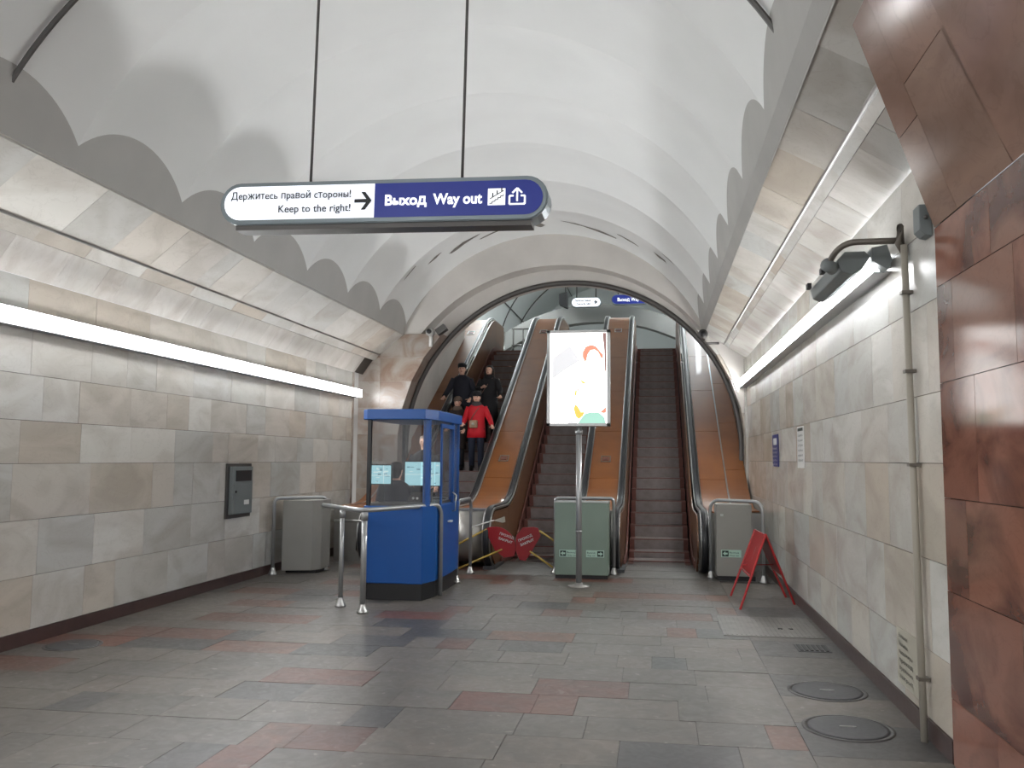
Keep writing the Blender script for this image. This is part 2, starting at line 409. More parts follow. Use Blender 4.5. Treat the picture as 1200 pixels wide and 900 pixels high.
# walls -------------------------------------------------
wl = struct(MB().box(XL-0.25, XL-0.028, YN, 15.0, 0, 3.22).build('wall_left', 'joint'))
wr = struct(MB().box(XR+0.028, XR+0.25, 5.1, 15.6, 0, 3.47).build('wall_right', 'joint'))
rl = [0.125, 0.597, 1.09, 1.585, 1.965, 2.37, 2.82, 3.22]
rr_ = [0.125, 0.53, 1.07, 1.64, 2.05, 2.59, 3.03, 3.47]
rowslabs(wl, -1, XL, list(zip(rl[:-1], rl[1:])), 3.0, 15.0, 0.38, 1.05, seed=3)
rowslabs(wl, -1, XL, [(0.125, 1.6), (1.6, 3.22)], YN, 3.0, 0.8, 1.4, seed=5)
rowslabs(wr, 1, XR, list(zip(rr_[:-1], rr_[1:])), 5.12, 15.6, 0.45, 1.1, seed=8)
def skirting(x0, x1, y0, y1, nm):
    o = struct(MB().box(x0, x1, y0, y1, 0, 0.122).build(nm, 'base')); return o
skirting(XL-0.03, XL+0.012, YN, 15.0, 'baseboard_left'); skirting(XR-0.012, XR+0.03, 5.12, 15.6, 'baseboard_right')
def strips(parent, pa, pb, y0, y1, wmin, wmax, th, name, m, seed, slant=0.0):
    """slabs lying between section points pa and pb (x,z), running along y"""
    rnd2 = random.Random(seed); y = y0
    a, b = Vector((pa[0], 0, pa[1])), Vector((pb[0], 0, pb[1]))
    n = (b-a).normalized(); out = Vector((-n.z, 0, n.x))
    if out.x*(pa[0]-XC) < 0: out = -out
    while y < y1:
        wd = rnd2.uniform(wmin, wmax); e = min(y+wd, y1)
        if y1-e < 0.1: e = y1
        g = 0.0015; lift = -out*rnd2.uniform(0, 0.003)
        s2 = slant
        q = [a+n*g+Vector((0, y+g, 0))+lift, b-n*g+Vector((0, y+g+s2, 0))+lift, b-n*g+Vector((0, e-g+s2, 0))+lift, a+n*g+Vector((0, e-g, 0))+lift]
        if e >= y1: q[2].y = y1; 
        MB().prism(q, out*th).build(name, m, parent)
        y = e
def backing(nm, pts, y0, y1, m='joint', th=0.2, inset=0.028):
    mb = MB()
    for p, q in zip(pts[:-1], pts[1:]):
        a, b = Vector((p[0], 0, p[1])), Vector((q[0], 0, q[1])); n = (b-a).normalized(); out = Vector((-n.z, 0, n.x))
        if out.x*(p[0]-XC) < 0: out = -out
        a += out*inset; b += out*inset
        mb.prism([a+Vector((0,y0,0)), b+Vector((0,y0,0)), b+Vector((0,y1,0)), a+Vector((0,y1,0))], out*th)
    return mb.build(nm, m)
PL = [(-5.48,3.22),(-5.28,3.50),(-5.19,3.60),(-4.70,3.995)]
PR = [(1.61,3.47),(1.31,3.66),(1.25,3.72),(0.885,3.925)]
cl = struct(backing('wall_left_upper', PL, YN, 15.6)); cr = struct(backing('wall_right_upper', PR, 4.0, 15.6))
for par, P_, sd in ((cl, PL, 21), (cr, PR, 31)):
    y0 = 4.9 if sd == 21 else 4.0
    ye = 15.0 if sd == 21 else 15.6
    strips(par, P_[0], P_[1], y0, ye, 0.3, 0.8, 0.026, 'marble_slab', 'marble_bright', sd)
    strips(par, P_[1], P_[2], y0, 15.6, 0.6, 1.0, 0.026, 'fascia_slab', 'marble', sd+1)
    mid = ((P_[2][0]+P_[3][0])/2, (P_[2][1]+P_[3][1])/2)
    strips(par, P_[2], P_[3], y0, 15.6, 0.3, 0.95, 0.026, 'marble_slab', 'marble', sd+2)
# nearer part of the left side and thin metal moulding on top of the fascia
strips(cl, PL[0], PL[1], YN, 4.9, 1.2, 1.6, 0.026, 'marble_slab', 'marble_bright', 51)
strips(cl, PL[1], PL[2], YN, 4.9, 1.2, 1.6, 0.026, 'fascia_slab', 'marble', 52)
strips(cl, PL[2], PL[3], YN, 4.9, 1.2, 1.6, 0.026, 'marble_slab', 'marble', 53)
struct(MB().tube([(-5.175, YN, 3.605), (-5.175, 15.6, 3.605)], 0.012, 6, sm=False).build('trim_1', 'steel_dull'))
struct(MB().tube([(1.235, 4.0, 3.73), (1.235, 15.6, 3.73)], 0.016, 6, sm=False).build('trim_2', 'steel_dull'))
# pale corner post where the right lining ends
struct(MB().box(1.575, 1.66, 15.45, 15.6, 0, 3.45).build('trim_3', 'marble_bright'))
struct(MB().box(-5.52, -5.465, 14.93, 15.0, 0, 3.22).build('trim_4', 'marble_warm'))

# red granite portal on the right ------------------------
PY = 5.1
rw = struct(MB().box(XR+0.02, XR+0.35, YN, PY-0.004, 0, 3.0).build('wall_right_portal', 'joint'))
rowslabs(rw, 1, XR-0.012, [(0, .36), (.36, .94), (.94, 1.45), (1.45, 2.09), (2.09, 2.64), (2.64, 2.985)], 2.0, PY, 0.75, 1.25, 'granite_slab', 'granite_red', 0.032, 77, 0.002)
rowslabs(rw, 1, XR-0.012, [(0, 1.45), (1.45, 2.985)], YN, 2.0, 1.2, 1.7, 'granite_slab', 'granite_red', 0.032, 78, 0.002)
sl = [(XR-0.012, 2.99), (0.94, 3.95)]
def slope_pt(t): return (sl[0][0]+(sl[1][0]-sl[0][0])*t, sl[0][1]+(sl[1][1]-sl[0][1])*t)
SKEW = {PY: -.83, 4.72: -.72, 4.01: -.5}
def slopeslab(t0, t1, y0, y1, th=0.03, ins=0.0, nm='granite_slab', m='granite_brown', par=None):
    a = slope_pt(t0); b = slope_pt(t1); aa, bb = Vector((a[0],0,a[1])), Vector((b[0],0,b[1])); n = (bb-aa).normalized(); out = Vector((n.z,0,-n.x))
    if out.x < 0: out = -out
    g = 0.0015; k0, k1 = SKEW.get(y0, -.4), SKEW.get(y1, -.4); aa += out*ins; bb += out*ins
    q = [aa+n*g+Vector((0,y0+g+k0*t0,0)), bb-n*g+Vector((0,y0+g+k0*t1,0)), bb-n*g+Vector((0,y1-g+k1*t1,0)), aa+n*g+Vector((0,y1-g+k1*t0,0))]
    return MB().prism(q, out*th).build(nm, m, par)
ra = struct(slopeslab(0, 2.2, YN+1, PY, .12, .03, 'wall_right_portal_arch', 'joint'))
for (t0, t1, y0, y1) in [(0,.42,4.72,PY),(.42,.95,4.72,PY),(.95,2.2,4.72,PY),(0,.55,4.01,4.72),(.55,1.3,4.01,4.72),(1.3,2.2,4.01,4.72),
                         (0,.7,3.2,4.0),(.7,2.2,3.2,4.0),(0,.5,2.2,3.2),(.5,2.2,2.2,3.2),(0,2.2,.6,2.2),(0,2.2,-1.2,.6),(0,2.2,YN+1,-1.2)]:
    slopeslab(t0, t1, y0, y1, par=ra)

# vault --------------------------------------------------
ZC, RV = 2.76, 3.09
PITCH, Y0R = 1.56, 6.2
def bay(y):
    t = (y-Y0R)/PITCH; t -= math.floor(t); return t          # 0..1, 0 = rib
def disp(y, th):
    t = 2*bay(y)-1
    k = min(abs(th-math.radians(28)), abs(math.radians(152)-th))/math.radians(62)
    return (0.12-0.055*min(1, k*1.3))*(1-t*t)
def S(y, th):
    r = RV+disp(y, th)
    return Vector((XC+r*math.cos(th), y, ZC+r*math.sin(th)))
def pline(z, side):
    if side < 0: return 2.772-0.17*(z-3.995)
    return 2.822-0.17*(z-3.925)-0.04*min(1, max(0, (z-3.925)/.12))
ZB = {-1: 3.995, 1: 3.925}                  # lunette wall's half width
def cross_ang(y, side):
    lo, hi = math.asin((4.17-ZC)/RV), math.radians(48)
    for _ in range(30):
        mid_ = (lo+hi)/2; r = RV+disp(y, mid_ if side > 0 else math.pi-mid_)
        xx = r*math.cos(mid_); z = ZC+r*math.sin(mid_)
        if xx > pline(z, side): lo = mid_
        else: hi = mid_
    return hi
ys = []
k0 = math.floor((YN-Y0R)/PITCH)
for k in range(k0, 7):
    for i in range(24):
        y = Y0R+PITCH*(k+i/24)
        if YN-0.01 <= y <= YE+0.03: ys.append(y)
ys.append(YE-0.04+0.0); ys = sorted(set(round(v, 4) for v in ys if v <= YE-0.04))
NT = 72
vb = MB(); vs = []; fs = []
for y in ys:
    a = cross_ang(y, 1); b = math.pi-cross_ang(y, -1)
    for j in range(NT+1): vs.append(S(y, a+(b-a)*j/NT))
for i in range(len(ys)-1):
    for j in range(NT): fs.append([i*(NT+1)+j, (i+1)*(NT+1)+j, (i+1)*(NT+1)+j+1, i*(NT+1)+j+1])
vb.add(vs, fs, None, True)
ceiling = struct(vb.build('ceiling', 'plaster'))
# creases stay sharp at the ribs
me = ceiling.data; me.set_sharp_from_angle(angle=math.radians(5)) if hasattr(me, 'set_sharp_from_angle') else None
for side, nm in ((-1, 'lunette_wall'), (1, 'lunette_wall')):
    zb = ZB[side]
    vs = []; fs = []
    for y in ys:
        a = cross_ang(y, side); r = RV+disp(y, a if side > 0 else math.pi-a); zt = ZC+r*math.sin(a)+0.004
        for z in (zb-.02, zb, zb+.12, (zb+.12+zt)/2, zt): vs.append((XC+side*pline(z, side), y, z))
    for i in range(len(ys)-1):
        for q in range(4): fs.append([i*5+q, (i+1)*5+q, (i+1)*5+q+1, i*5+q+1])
    MB().add(vs, fs, None, False).build(nm, 'plaster_shade_grey', ceiling)  # same stucco as the vault, its shade put into the colour
# metal strip across the vault
pts = [S(5.42, math.radians(27+126*i/60))-Vector((XC+0, 0, ZC)) for i in range(61)]
mb = MB(); P_ = []
for i in range(61):
    th = math.radians(26+128*i/60); r = RV+disp(5.42, th)-0.035
    P_.append((XC+r*math.cos(th), 5.42, ZC+r*math.sin(th)))
tag(mb.tube(P_, 0.02, 6, sm=False).build('cable_conduit', 'trim'), 'thin grey metal conduit arching across the white vault in front of the hanging sign', 'conduit')

# head wall with the stepped arch ------------------------
def arc_pts(cx, cz, R, a0, a1, n): return [(cx+R*math.cos(a0+(a1-a0)*i/n), cz+R*math.sin(a0+(a1-a0)*i/n)) for i in range(n+1)]
cC = (-1.76, 1.91, 3.35); cD = (-1.60, 1.84, 3.15)
def ringstrip(nm, A, B, yA, yB, m, parent=None):
    vs = [(x, yA, z) for x, z in A]+[(x, yB, z) for x, z in B]; n = len(A)
    o = MB().add(vs, [[i, i+1, n+i+1, n+i] for i in range(n-1)], None, True).build(nm, m, parent); return o
N = 64
e0 = math.radians(-36)
def outer_pt(x, z):       # project outward beyond the vault so the face always closes
    d = Vector((x-XC, z-2.6)); d.normalize(); return (XC+d.x*4.6, 2.6+d.y*4.6)
aC = arc_pts(*cC, math.radians(10), math.radians(170), N)
aO = [outer_pt(x, z) for x, z in aC]
hw = struct(ringstrip('wall_end', aO, aC, 15.56, 15.56, 'plaster_dim'))
ringstrip('soffit', aC, aC, 15.56, 15.98, 'plaster_dim', hw)
aC2 = arc_pts(*cC, math.radians(-35), math.radians(215), N); aD2 = arc_pts(*cD, math.radians(-35), math.radians(215), N)
aCo = [(cC[0]+(x-cC[0])*1.35, cC[1]+(z-cC[1])*1.35) for x, z in aC2]
ringstrip('inner_face', aCo, aD2, 15.98, 15.98, 'plaster_dim', hw)
ringstrip('inner_soffit', aD2, aD2, 15.98, 16.3, 'plaster_dim', hw)
# dark rim round the mouth
mb = MB(); mb.tube([(x, 15.97, z) for x, z in arc_pts(cD[0], cD[1], cD[2]+0.01, math.radians(-15), math.radians(195), 80)], 0.05, 8)
mb.build('arch_rim', 'trim', hw)
# marble slabs of the end wall, left and right of the mouth
zz = [0.0, 0.55, 1.09, 1.585, 2.1, 2.6, 3.1, 3.55, 4.0]
for z0, z1 in zip(zz[:-1], zz[1:]):
    def xc(z, s, R=cD):
        v = max(0.0, (R[2]+0.05)**2-(z-R[1])**2); return R[0]+s*math.sqrt(v)
    for s in (-1, 1):
        q0, q1 = xc(z0, s), xc(z1, s)
        if s < 0:
            xo = XL-0.1
            splits = [xo, xo+0.45]; 
            MB().prism([(xo, 15.53, z0+.0015), (xo+.42, 15.53, z0+.0015), (xo+.42, 15.53, z1-.0015), (xo, 15.53, z1-.0015)], (0, 0.44, 0)).build('marble_slab', 'marble_warm', hw)
            a0_, a1_ = max(q0, xo+.5), max(q1, xo+.5)
            MB().prism([(xo+.423, 15.53, z0+.0015), (a0_, 15.53, z0+.0015), (a1_, 15.53, z1-.0015), (xo+.423, 15.53, z1-.0015)], (0, 0.44, 0)).build('marble_slab', 'marble_warm', hw)
        else:
            xo = XR+0.1
            MB().prism([(min(q0, xo-.03), 15.6, z0+.0015), (xo, 15.6, z0+.0015), (xo, 15.6, z1-.0015), (min(q1, xo-.03), 15.6, z1-.0015)], (0, 0.37, 0)).build('marble_slab', 'marble', hw)
# damaged spots of stucco
for (y, th, ln, wd, rot) in [(14.9, 118, .75, .07, .3), (14.7, 128, .35, .05, .2), (15.0, 108, .65, .03, .25), (14.7, 99, .2, .03, .1), (15.1, 92, .18, .09, 0),
                         (14.95, 80, .5, .03, -.4), (15.1, 72, .7, .05, -.3), (15.0, 62, .5, .05, -.35), (14.9, 50, .35, .07, -.2), (14.5, 47, .3, .06, -.3), (14.3, 137, .4, .04, .3)]:
    rnd3 = random.Random(int(y*100+th)); npt = 12; poly = []
    for i in range(npt):
        a = 2*math.pi*i/npt; u = math.cos(a)*ln/2*rnd3.uniform(.7, 1.1); v = math.sin(a)*wd*rnd3.uniform(.5, 1.2)+u*rot
        tt = math.radians(th)+u/RV; yy2 = min(y+v, 15.5)
        r = RV+disp(yy2, tt)-0.006; poly.append((XC+r*math.cos(tt), yy2, ZC+r*math.sin(tt)))
    cen = Vector((0,0,0))
    for p in poly: cen += Vector(p)/npt
    MB().add([cen]+poly, [[0, i+1, (i+1) % npt+1] for i in range(npt)]).build('bare_patch', 'crack', ceiling)

# ------------------------------------------------------------------ escalators
P = 1.92
E3, E2, E1 = 0.05, -1.87, -3.79
YA = 14.6; SL = math.tan(math.radians(30)); RISE = 4.6; YB = YA+RISE/SL
def fz(y):
    t = 0.55
    def soft(u, w):     # smooth ramp
        if u < -w: return 0.0
        if u > w: return u
        return (u+w)**2/(4*w)
    return SL*(soft(y-YA, t)-soft(y-YB, t))
DH = 0.88
def deck_path(y0=13.05, y1=24.2, r=0.42):
    pts = []
    for i in range(13):
        a = math.radians(-80+170*i/12); pts.append((y0-r*math.cos(a), DH-r+r*math.sin(a)))
    y = y0+0.15
    while y < y1: pts.append((y, fz(y)+DH)); y += 0.14 if (abs(y-YA) < 0.9 or abs(y-YB) < 0.9) else 0.35
    for i in range(13):
        a = math.radians(90-170*i/12); pts.append((y1+r*math.cos(a), RISE+DH-r+r*math.sin(a)))
    return pts
DP = deck_path()
def offset_path(pts, d):
    out = []
    for i, (y, z) in enumerate(pts):
        a = pts[max(i-1, 0)]; b = pts[min(i+1, len(pts)-1)]; ty, tz = b[0]-a[0], b[1]-a[1]; l = math.hypot(ty, tz)
        out.append((y-tz/l*d, z+ty/l*d))
    return out
def ribbon(mb, pts, x0, x1, d0, d1, m=None, sm=True):
    a = offset_path(pts, d0); b = offset_path(pts, d1); n = len(pts); vs = []
    for i in range(n): vs += [(x0, *b[i]), (x1, *b[i]), (x1, *a[i]), (x0, *a[i])]
    fs = []
    for i in range(n-1):
        k = i*4
        for q in range(4): fs.append([k+q, k+4+q, k+4+(q+1) % 4, k+(q+1) % 4])
    fs += [[0,1,2,3], [(n-1)*4+3, (n-1)*4+2, (n-1)*4+1, (n-1)*4]]
    mb.add(vs, fs, m, sm); return mb
def side_panel(x, th, m, parent, top=-0.03):
    """vertical side of the balustrade, from the floor line up to the deck"""
    up = offset_path(DP, top); vs = []; n = len(up)
    for (y, z) in up:
        base = max(fz(y)-0.30, 0.0) if y < YB-1 else max(fz(y)-0.25, 0.0)
        if y < 13.05: base = 0.10+max(0, (13.05-y))*0.35
        vs += [(x, y, max(z, base+.01)), (x+th, y, max(z, base+.01)), (x+th, y, base), (x, y, base)]
    return vs, n
def panel_mesh(x, th, ya, yb, m, parent, name='side_panel'):
    """a panel between two y stations"""
    up = [p for p in offset_path(DP, -0.03)]; sel = []
    if ya < 13.06: sel = [p for p in up[2:12]]
    yy3 = max(ya, 13.06); 
    while yy3 < yb-1e-4: sel.append((yy3, fz(yy3)+DH-0.03)); yy3 += 0.16
    sel.append((yb, fz(yb)+DH-0.03)); vs = []
    for (y, z) in sel:
        base = max(fz(y)-0.30, 0.0)
        if y < 13.05: base = 0.06+max(0, (13.05-y))*0.5
        base = min(base, z-0.01)
        vs += [(x, y, z), (x+th, y, z), (x+th, y, base), (x, y, base)]
    fs = []; n = len(sel)
    for i in range(n-1):
        k = i*4
        for q in range(4): fs.append([k+q, k+(q+1) % 4, k+4+(q+1) % 4, k+4+q])
    fs += [[3,2,1,0], [(n-1)*4, (n-1)*4+1, (n-1)*4+2, (n-1)*4+3]]
    return MB().add(vs, fs, None, False).build(name, m, parent)
def deck_panel(x0, x1, ya, yb, d, parent, m='wood'):
    pts = []; y = ya
    while y < yb-1e-4: pts.append((y, fz(y)+DH)); y += 0.15
    pts.append((yb, fz(yb)+DH)); mb = MB(); ribbon(mb, pts, x0, x1, d-0.02, d, None, False); return mb.build('deck_panel', m, parent)
def handrail(x, parent):
    mb = MB(); ribbon(mb, DP, x-0.042, x+0.042, 0.012, 0.055); h = mb.build('handrail', 'rubber', parent, bevel=0.012)
    mb = MB(); ribbon(mb, DP, x-0.062, x-0.046, -0.01, 0.03); ribbon(mb, DP, x+0.046, x+0.062, -0.01, 0.03); ribbon(mb, DP, x-0.046, x+0.046, -0.012, 0.008)
    t = mb.build('handrail_guide', 'steel', parent); t['label'] = 'bright steel guide strips'
    return h
DSTA = [13.25, 14.15, 15.35, 16.9, 18.5, 20.1, 21.7, 23.0, 24.2]
def niche(x, y, parent):
    zt = fz(y)+DH; ang = math.atan((fz(y+.05)-fz(y-.05))/.1)
    T = Matrix.Translation((x, y, zt))@Matrix.Rotation(ang, 4, 'X')
    mb = MB()
    for a in ((-.09,.09,-.11,-.09),(-.09,.09,.09,.11),(-.09,-.075,-.09,.09),(.075,.09,-.09,.09)): mb.box(a[0],a[1],a[2],a[3],0,.012,None,T)
    f = mb.build('socket_frame', 'steel', parent)
    o = MB().box(-.05,.05,-.05,.05,0,.014,None,T).build('socket', 'step_side', f)
    o.location = (0,0,0)
def balustrade(xc, label):
    t = thing('escalator_balustrade', label, 'balustrade', (xc, 13.05, 0), group=None)
    t['_o'] = [xc, 13.05, 0.0]
    for s in (-1, 1):
        for ya, yb in zip([12.5]+DSTA[1:-1], DSTA[1:]):
            panel_mesh(xc+s*0.40-(0.02 if s > 0 else 0), 0.02, ya, yb-0.006, 'wood_dark', t)
        handrail(xc+s*0.325, t)
        # skirt board beside the steps
        mb = MB(); pts = [(y/10, fz(y/10)) for y in range(134, 242, 2)]
        ribbon(mb, pts, xc+s*0.425-0.012, xc+s*0.425+0.012, -0.15, 0.12, None, False); sk = mb.build('skirt_board', 'step_side', t)
        mb = MB(); mb.box(xc+s*0.36-0.09, xc+s*0.36+0.09, 12.72, 13.5, 0, 0.05); mb.build('foot', 'iron', t)
    for ya, yb in zip(DSTA[:-1], DSTA[1:]):
        deck_panel(xc-0.262, xc+0.262, ya+.004, yb-.004, 0.0, t)
    # steel cover of the rounded newel front
    nw = DP[1:13]; mb = MB(); ribbon(mb, nw, xc-0.26, xc+0.26, -0.05, -0.02); mb.build('newel_cover', 'steel_dull', t)
    mb = MB(); mb.box(xc-0.262, xc+0.262, 13.0, 13.25, DH-.02, DH+.005); mb.build('newel_plate', 'steel', t)
    niche(xc, 15.95, t); niche(xc, 21.6, t)
    return t
d2 = balustrade((E1+E2)/2, 'double escalator balustrade with orange brown deck, directly right of the people')
d3 = balustrade((E2+E3)/2, 'double escalator balustrade with orange brown deck, behind the advertising light box')
def outer_balustrade(xi, xo, label):
    """xi: skirt side, xo: wall side"""
    s = 1 if xo > xi else -1
    t = thing('escalator_balustrade', label, 'balustrade', (xi, 13.05, 0))
    for ya, yb in zip([12.5]+DSTA[1:-1], DSTA[1:]): panel_mesh(xi+s*0.06-(0.02 if s > 0 else 0), 0.02, ya, yb-0.006, 'wood_dark', t)
    panel_mesh(xi+s*0.24, 0.02, 12.5, 14.6, 'steel_dull', t, 'newel_side')
    handrail(xi+s*0.15, t)
    mb = MB(); pts = [(y/10, fz(y/10)) for y in range(134, 242, 2)]
    ribbon(mb, pts, xi+s*0.035-0.012, xi+s*0.035+0.012, -0.15, 0.12, None, False); mb.build('skirt_board', 'step_side', t)
    a, b = sorted((xi+s*0.22, xi+s*0.66)); c, d = sorted((xi+s*0.68, xo))
    for ya, yb in zip(DSTA[:-1], DSTA[1:]):
        deck_panel(a, b, ya+.004, yb-.004, 0.0, t); deck_panel(c, d, ya+.004+.3, yb-.004+.3, 0.0, t)
    pts = [(y/10, fz(y/10)+DH) for y in range(133, 243, 2)]
    mb = MB(); ribbon(mb, pts, xi+s*0.67-.012, xi+s*0.67+.012, -.01, .012, None, False); mb.build('joint_strip', 'steel', t)
    mb = MB(); e0_, e1_ = sorted((xi+s*.08, xo)); mb.box(e0_, e1_, 13.27, 13.31, 0, DH-.02); mb.build('end_panel', 'steel_dull', t)
    niche(xi+s*.44, 21.6, t)
    return t
outer_balustrade(E3+0.5, 1.57, 'outer escalator balustrade with a wide brown deck against the right wall')
outer_balustrade(E1-0.5, -5.12, 'outer escalator balustrade with a wide brown deck along the far left tunnel wall')
# steps
def step_mesh():
    mb = MB(); hw = 0.495
    prof = [(0.0,0.0),(0.006,-0.03),(0.03,-0.12),(0.052,-0.205),(0.40,-0.205),(0.40,0.0)]
    mb.prism([(-hw, y, z) for y, z in prof], (2*hw, 0, 0), 'step_side')
    iw = 0.415
    mb.prism([(-iw, y-.006, z+(0 if i else .003)) for i, (y, z) in enumerate(prof[:4])]+[(-iw, .1, -.19), (-iw, .1, .003)], (2*iw, 0, 0), 'step')
    for k in range(3):
        mb.box(-iw+.01, iw-.01, 0.0, 0.39, 0.003, 0.006, 'step')
    mb.box(-hw, hw, -0.009, 0.004, -0.012, 0.004, 'step_side')
    return mb
smesh = None
def escalator(xc, label, phase):
    global smesh
    t = thing('escalator', label, 'escalator', (xc, 13.7, 0), group='escalators side by side in the arched tunnel')
    t['_o'] = [xc, 13.7, 0.0]
    mb = MB(); mb.box(xc-.56, xc+.56, 12.25, 13.0, -.01, .006); mb.build('landing_plate', 'plate', t)
    mb = MB(); mb.box(xc-.56, xc+.56, 13.004, 13.72, -.01, .008)
    for k in range(30): mb.box(xc-.5+k*.0345, xc-.49+k*.0345, 13.5, 13.74, .008, .013)
    mb.build('comb_plate', 'plate', t)
    # walk the path at 0.4 m intervals
    y = 13.74+phase; n = 0
    while y < 24.0:
        z = fz(y+0.2)+0.0
        if smesh is None:
            smesh = step_mesh().build('step', 'step'); o = smesh
        else:
            o = smesh.copy(); C.objects.link(o)
        o.parent = t; o.location = (0, y-13.7, z); n += 1
        sl_ = (fz(y+.3)-fz(y-.1))/.4; y += 0.4/math.sqrt(1+sl_**2)
    mb = MB(); mb.box(xc-.56, xc+.56, 24.0, 25.2, RISE-.02, RISE+.008); mb.build('upper_landing_plate', 'plate', t)
    return t
escalator(E3, 'rightmost escalator with empty dark steps beside the right wall', 0.0)
escalator(E2, 'middle escalator with empty dark steps, closed off by red boards', .12)
escalator(E1, 'leftmost escalator carrying people down behind the blue booth', .2)
# pit under the escalators so nothing shows through
struct(MB().prism([(-5.2, 14.9, -.1), (-5.2, 22.6, 4.2), (-5.2, 24, 4.3), (-5.2, 24, -.1)], (6.8, 0, 0)).build('floor_incline', 'black'))

# ------------------------------------------------------------------ inclined tunnel and upper hall
def tunnel(nm, cx, R, secs, m, a0=-35, a1=215, n=48):
    vs = []
    for (y, cz) in secs:
        for i in range(n+1):
            a = math.radians(a0+(a1-a0)*i/n); vs.append((cx+R*math.cos(a), y, cz+R*math.sin(a)))
    fs = [[k*(n+1)+i, k*(n+1)+i+1, (k+1)*(n+1)+i+1, (k+1)*(n+1)+i] for k in range(len(secs)-1) for i in range(n)]
    return struct(MB().add(vs, fs, None, True).build(nm, m))
tunnel('wall_incline', -1.62, 3.22, [(16.25, 1.9), (17.0, 2.3), (21.3, 2.3+4.3*SL)], 'plaster_dim')
tunnel('wall_hall', -1.87, 4.3, [(21.3, 5.6), (24, 5.6), (27, 5.6), (30, 5.6), (40, 5.6)], 'hall_white', -30, 210)
ringstrip('wall_hall_step', arc_pts(-1.62, 2.3+4.3*SL, 3.22, math.radians(-35), math.radians(215), 48), arc_pts(-1.87, 5.6, 4.3, math.radians(-35), math.radians(215), 48), 21.3, 21.3, 'plaster_dim')
struct(bpy.data.objects['wall_hall_step'])
struct(MB().box(-5.9, 2.2, 24.0, 40, RISE-.2, RISE).build('floor_hall', 'floor_grey'))
struct(MB().box(-6.4, 2.6, 40, 40.2, RISE, 10.2).build('wall_hall_end', 'hall_white'))
# lamps of the central hall that the camera stands in (behind the camera; their highlights show on the polished stone)
for k, (lx, ly, lz) in enumerate(((-3.9, -2.1, 4.5), (0.0, -2.0, 4.3))):
    tl = thing('ceiling_lamp', 'long lamp hanging behind the camera, the %s of two' % ('left', 'right')[k], 'lamp', (lx, ly, lz+.1))
    MB().box(lx-.14, lx+.14, ly-.85, ly+.85, lz+.06, lz+.12).build('casing', 'alu', tl); MB().box(lx-.12, lx+.12, ly-.82, ly+.82, lz, lz+.06).build('diffuser', 'lamp_back', tl)
    MB().tube([(lx, ly, lz+.1), (lx, ly, 5.2)], .012, 8).build('hanging_rod', 'trim', tl)
hr = bpy.data.objects['wall_hall']
for yk in (24, 27, 33, 36):
    mb = MB(); mb.tube([(-1.87+4.28*math.cos(math.radians(a)), yk, 5.6+4.28*math.sin(math.radians(a))) for a in range(-12, 193, 5)], .025, 6)
    mb.build('lining_rib', 'trim', hr)
for a in (28, 62, 118, 152):
    MB().tube([(-1.87+4.28*math.cos(math.radians(a)), 21.4, 5.6+4.28*math.sin(math.radians(a))), (-1.87+4.28*math.cos(math.radians(a)), 40, 5.6+4.28*math.sin(math.radians(a)))], .02, 6).build('lining_seam', 'trim', hr)
# grey lintel beam across the hall
la = arc_pts(-1.9, 6.98-6.0, 6.0, math.radians(52), math.radians(128), 24); lb = [(x, z-.62) for x, z in la]
mb = MB(); n = len(la)
vs = [(x, 29, z) for x, z in la]+[(x, 29, z) for x, z in lb]+[(x, 29.5, z) for x, z in la]+[(x, 29.5, z) for x, z in lb]; fs = []
for i in range(n-1):
    fs += [[i, i+1, n+i+1, n+i], [2*n+i, 3*n+i, 3*n+i+1, 2*n+i+1], [i, 2*n+i, 2*n+i+1, i+1], [n+i, n+i+1, 3*n+i+1, 3*n+i]]
mb.add(vs, fs); tag(mb.build('lintel_beam', 'lintel'), 'arched grey metal beam spanning the bright hall above the escalators', 'beam')
for sx, lab in ((-5.0, 'left'), (1.25, 'right')):
    hl = thing('hall_lamp', 'bright ceiling lamp strip on the %s side of the upper hall' % lab, 'lamp', (sx, 22.5, 8.0))
    s = 1 if sx < -2 else -1
    MB().box(sx-.08, sx+.08, 22.4, 29.0, 8.0, 8.12).build('casing', 'alu', hl); MB().box(sx-.07, sx+.07, 22.45, 28.95, 7.93, 8.0).build('diffuser', 'hall_lamp', hl)
hl = thing('hall_lamp', 'bright ceiling lamp strip deep in the upper hall beyond the grey beam', 'lamp', (-1.9, 31.5, 9.3))
MB().box(-3.6, -.2, 31.5, 31.7, 9.3, 9.4).build('casing', 'alu', hl); MB().box(-3.6, -.2, 31.52, 31.68, 9.24, 9.3).build('diffuser', 'hall_lamp', hl)

# ------------------------------------------------------------------ wall light lines
def light_line(side, x, z0, z1, y0, y1, label):
    t = thing('wall_light_line', label, 'light', (x, y0, (z0+z1)/2))
    s = 1 if side < 0 else -1
    a, b = sorted((x, x+s*0.07)); MB().box(a, b, y0, y1, z0+.02, z1-.02).build('channel', 'alu', t)
    for nm_, za, zb_ in (('lower_light_guard', z0-.012, z0-.002), ('upper_light_guard', z1+.002, z1+.012)):  # flanges added to keep the strip's light off the wall beside it
        a, b = sorted((x, x+s*0.118)); MB().box(a, b, y0, y1, za, zb_).build(nm_, 'alu', t)
    a, b = sorted((x+s*0.075, x+s*0.14)); n = 6; L_ = (y1-y0)/n
    for i in range(n): MB().box(a, b, y0+i*L_+.004, y0+(i+1)*L_-.004, z0, z1).build('diffuser', 'tube', t)
light_line(-1, XL+.003, 2.77, 2.90, 0.6, 15.05, 'long continuous fluorescent light strip along the left marble wall')
light_line(1, XR-.005, 2.95, 3.06, 6.05, 15.75, 'long fluorescent light strip along the right marble wall beyond the pipe')

